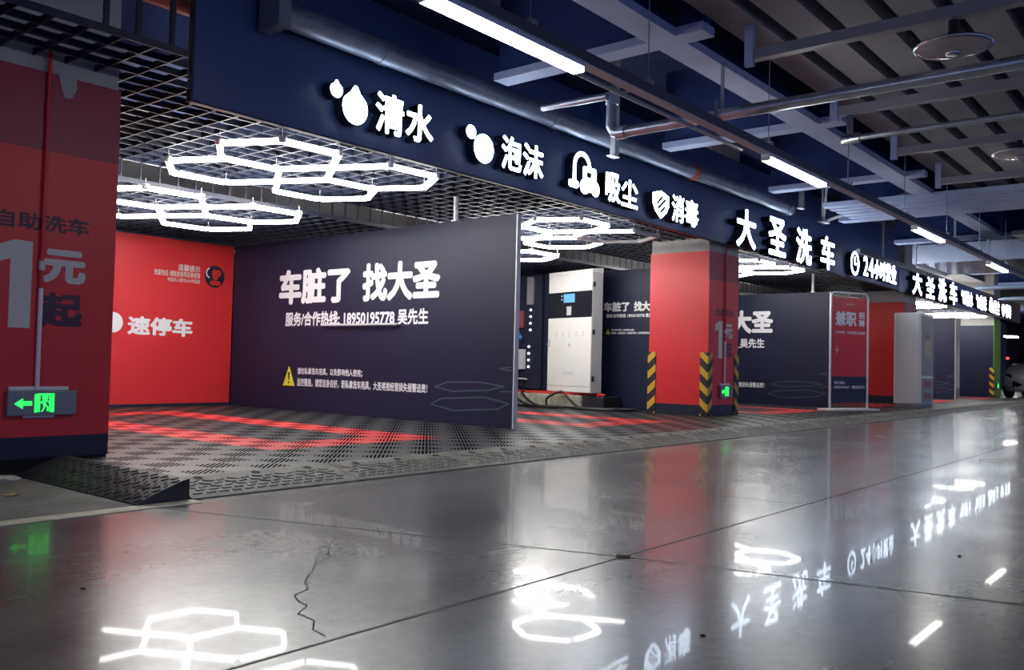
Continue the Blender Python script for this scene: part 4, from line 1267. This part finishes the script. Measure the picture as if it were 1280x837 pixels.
# body loft: stations along x (front to back): x, half width, z bottom, z belt, crown
st = [(28.55, .62, .30, .62), (28.62, .78, .22, .76), (28.85, .90, .20, .88), (29.4, .93, .20, .97), (29.9, .93, .20, 1.02), (31.0, .93, .20, 1.04), (32.2, .93, .20, 1.06), (32.9, .88, .24, 1.04), (33.1, .76, .34, .95)]
mb = MB(); vs = []
for x, hw, zb, zt in st:
    vs += [(x, cy - hw * .9, zb), (x, cy - hw, zb + .18), (x, cy - hw, zb + (zt - zb) * .7), (x, cy - hw * .88, zt), (x, cy, zt + .03), (x, cy + hw * .88, zt), (x, cy + hw, zb + (zt - zb) * .7), (x, cy + hw, zb + .18), (x, cy + hw * .9, zb)]
n = 9
fs = [(i * n + k, i * n + k + 1, (i + 1) * n + k + 1, (i + 1) * n + k) for i in range(len(st) - 1) for k in range(n - 1)]
fs += [(i * n + n - 1, i * n, (i + 1) * n, (i + 1) * n + n - 1) for i in range(len(st) - 1)]
fs += [tuple(range(n)), tuple(reversed(range((len(st) - 1) * n, len(st) * n)))]
mb.add(vs, fs, 0, True)
mb.build('body', 'car', t)
mb = MB(); vs = []
cab = [(29.85, .80, 1.0, 1.02), (30.55, .72, 1.0, 1.50), (31.2, .70, 1.0, 1.57), (32.0, .70, 1.0, 1.54), (32.75, .74, 1.0, 1.08)]
for x, hw, zb, zt in cab:
    vs += [(x, cy - hw * 1.12, zb), (x, cy - hw, zt - .02), (x, cy - hw * .6, zt), (x, cy + hw * .6, zt), (x, cy + hw, zt - .02), (x, cy + hw * 1.12, zb)]
n = 6
fs = [(i * n + k, i * n + k + 1, (i + 1) * n + k + 1, (i + 1) * n + k) for i in range(4) for k in range(n - 1)]
fs += [tuple(range(n)), tuple(reversed(range(4 * n, 5 * n)))]
mb.add(vs, fs, 0, True)
mb.build('greenhouse', 'glass_dark', t)
MB().box(30.7, cy - .62, 1.555, 32.1, cy + .62, 1.60).build('roof', 'car', t, bevel=0.02)
for x, y in ((29.35, cy - .85), (29.35, cy + .85), (32.1, cy - .85), (32.1, cy + .85)):
    w = MB().lathe([(0.0, -0.11), (0.30, -0.11), (0.34, -0.08), (0.34, 0.08), (0.30, 0.11), (0.0, 0.11)], (x, y, 0.345), 28, axis='Y').build('wheel', 'tyre', t)
    MB().lathe([(0.0, -0.12), (0.2, -0.118), (0.22, -0.112)], (x, y + (0 if y < cy else .233), 0.345), 20, axis='Y').build('rim', 'steel', w)
for s in (-1, 1):
    MB().add([(28.60, cy + s * .72, .70), (28.66, cy + s * .28, .72), (28.63, cy + s * .28, .64), (28.57, cy + s * .70, .60), (28.75, cy + s * .84, .74), (28.72, cy + s * .84, .64)], [(0, 1, 2, 3), (0, 3, 5, 4)]).build('headlight', 'glass_dark', t, recalc=False)
    MB().add([(28.535, cy + s * .62, .52), (28.53, cy + s * .36, .40), (28.56, cy + s * .62, .30)], [(0, 1, 2)]).build('intake', 'glass_dark', t, recalc=False)
MB().box(28.535, cy - .34, .40, 28.56, cy + .34, .54).build('grille', 'dark_plastic', t, bevel=0.01)
t = thing('pillar', 'green painted pillar behind the pale car at the right edge', 'pillar', (36, 4.2, 0))
MB().box(35.6, 3.6, 0, 36.4, 4.5, ZC - 0.001).build('shaft', 'green_paint', t)
solo(MB().box(45.5, 7.9, 2.42, 46.7, 8.3, 2.48).build('ceiling_lamp', 'e_lamp'), 'small white lamp glowing far behind the pale car', 'lamp')
solo(MB().lathe([(0, -.06), (.06, -.03), (.06, .03), (0, .06)], (40, 7.15, 1.35), 12).tube([(40, 7.15, 0), (40, 7.15, 1.29)], 0.03, 8, 1).build('indicator_lamp', ['e_red', 'dark_plastic']), 'small red indicator light far behind the pale car', 'lamp')

# ------------------------------------------------------------------ litter on the floor
def lump(x, y, r, h, material, label, name='plaster_lump', seed=0, cat='debris'):
    rnd = random.Random(seed)
    bm = bmesh.new()
    bmesh.ops.create_icosphere(bm, subdivisions=2, radius=1)
    for v in bm.verts:
        k = 1 + rnd.uniform(-.28, .28)
        v.co = Vector((v.co.x * r * k, v.co.y * r * .7 * k, max(0.0, v.co.z * h * k + h * .4)))
    me = bpy.data.meshes.new(name); bm.to_mesh(me); bm.free()
    me.materials.append(MT[material])
    o = bpy.data.objects.new(name, me); C.objects.link(o); o.location = (x, y, 0.0031)
    solo(o, label, cat)
lump(1.78, 4.86, 0.11, 0.018, 'debris', 'largest pale plaster lump at the foot of the left pillar', seed=1)
lump(1.62, 4.80, 0.05, 0.02, 'debris', 'small pale plaster lump left of the largest one by the pillar', seed=2)
lump(1.60, 4.95, 0.035, 0.015, 'debris', 'pale crumb close under the left pillar, leftmost of the plaster bits', seed=3)
lump(1.66, 4.32, 0.035, 0.008, 'butt', 'brown scrap on the rough floor left of the wedge ramp', 'paper_scrap', 4, 'scrap')
o = MB().tube([(2.60, 1.66, 0.006), (2.63, 1.62, 0.006)], 0.005, 8).build('cigarette_butt', 'butt')
solo(o, 'tan cigarette butt where the floor joints cross', 'cigarette butt')
for x, y, lab in ((2.0, 1.02, 'black speck on the polished floor at the lower middle'), (3.52, 0.78, 'dark speck on the polished floor at the lower right'), (1.16, 2.5, 'dark speck on the polished floor before the nearest bay')):
    o = MB().lathe([(0, 0.004), (0.006, 0.003), (0.007, 0.0)], (x, y, 0.0005), 10).build('speck', 'hole')
    solo(o, lab, 'speck')

for me in bpy.data.meshes: me.validate(verbose=False)
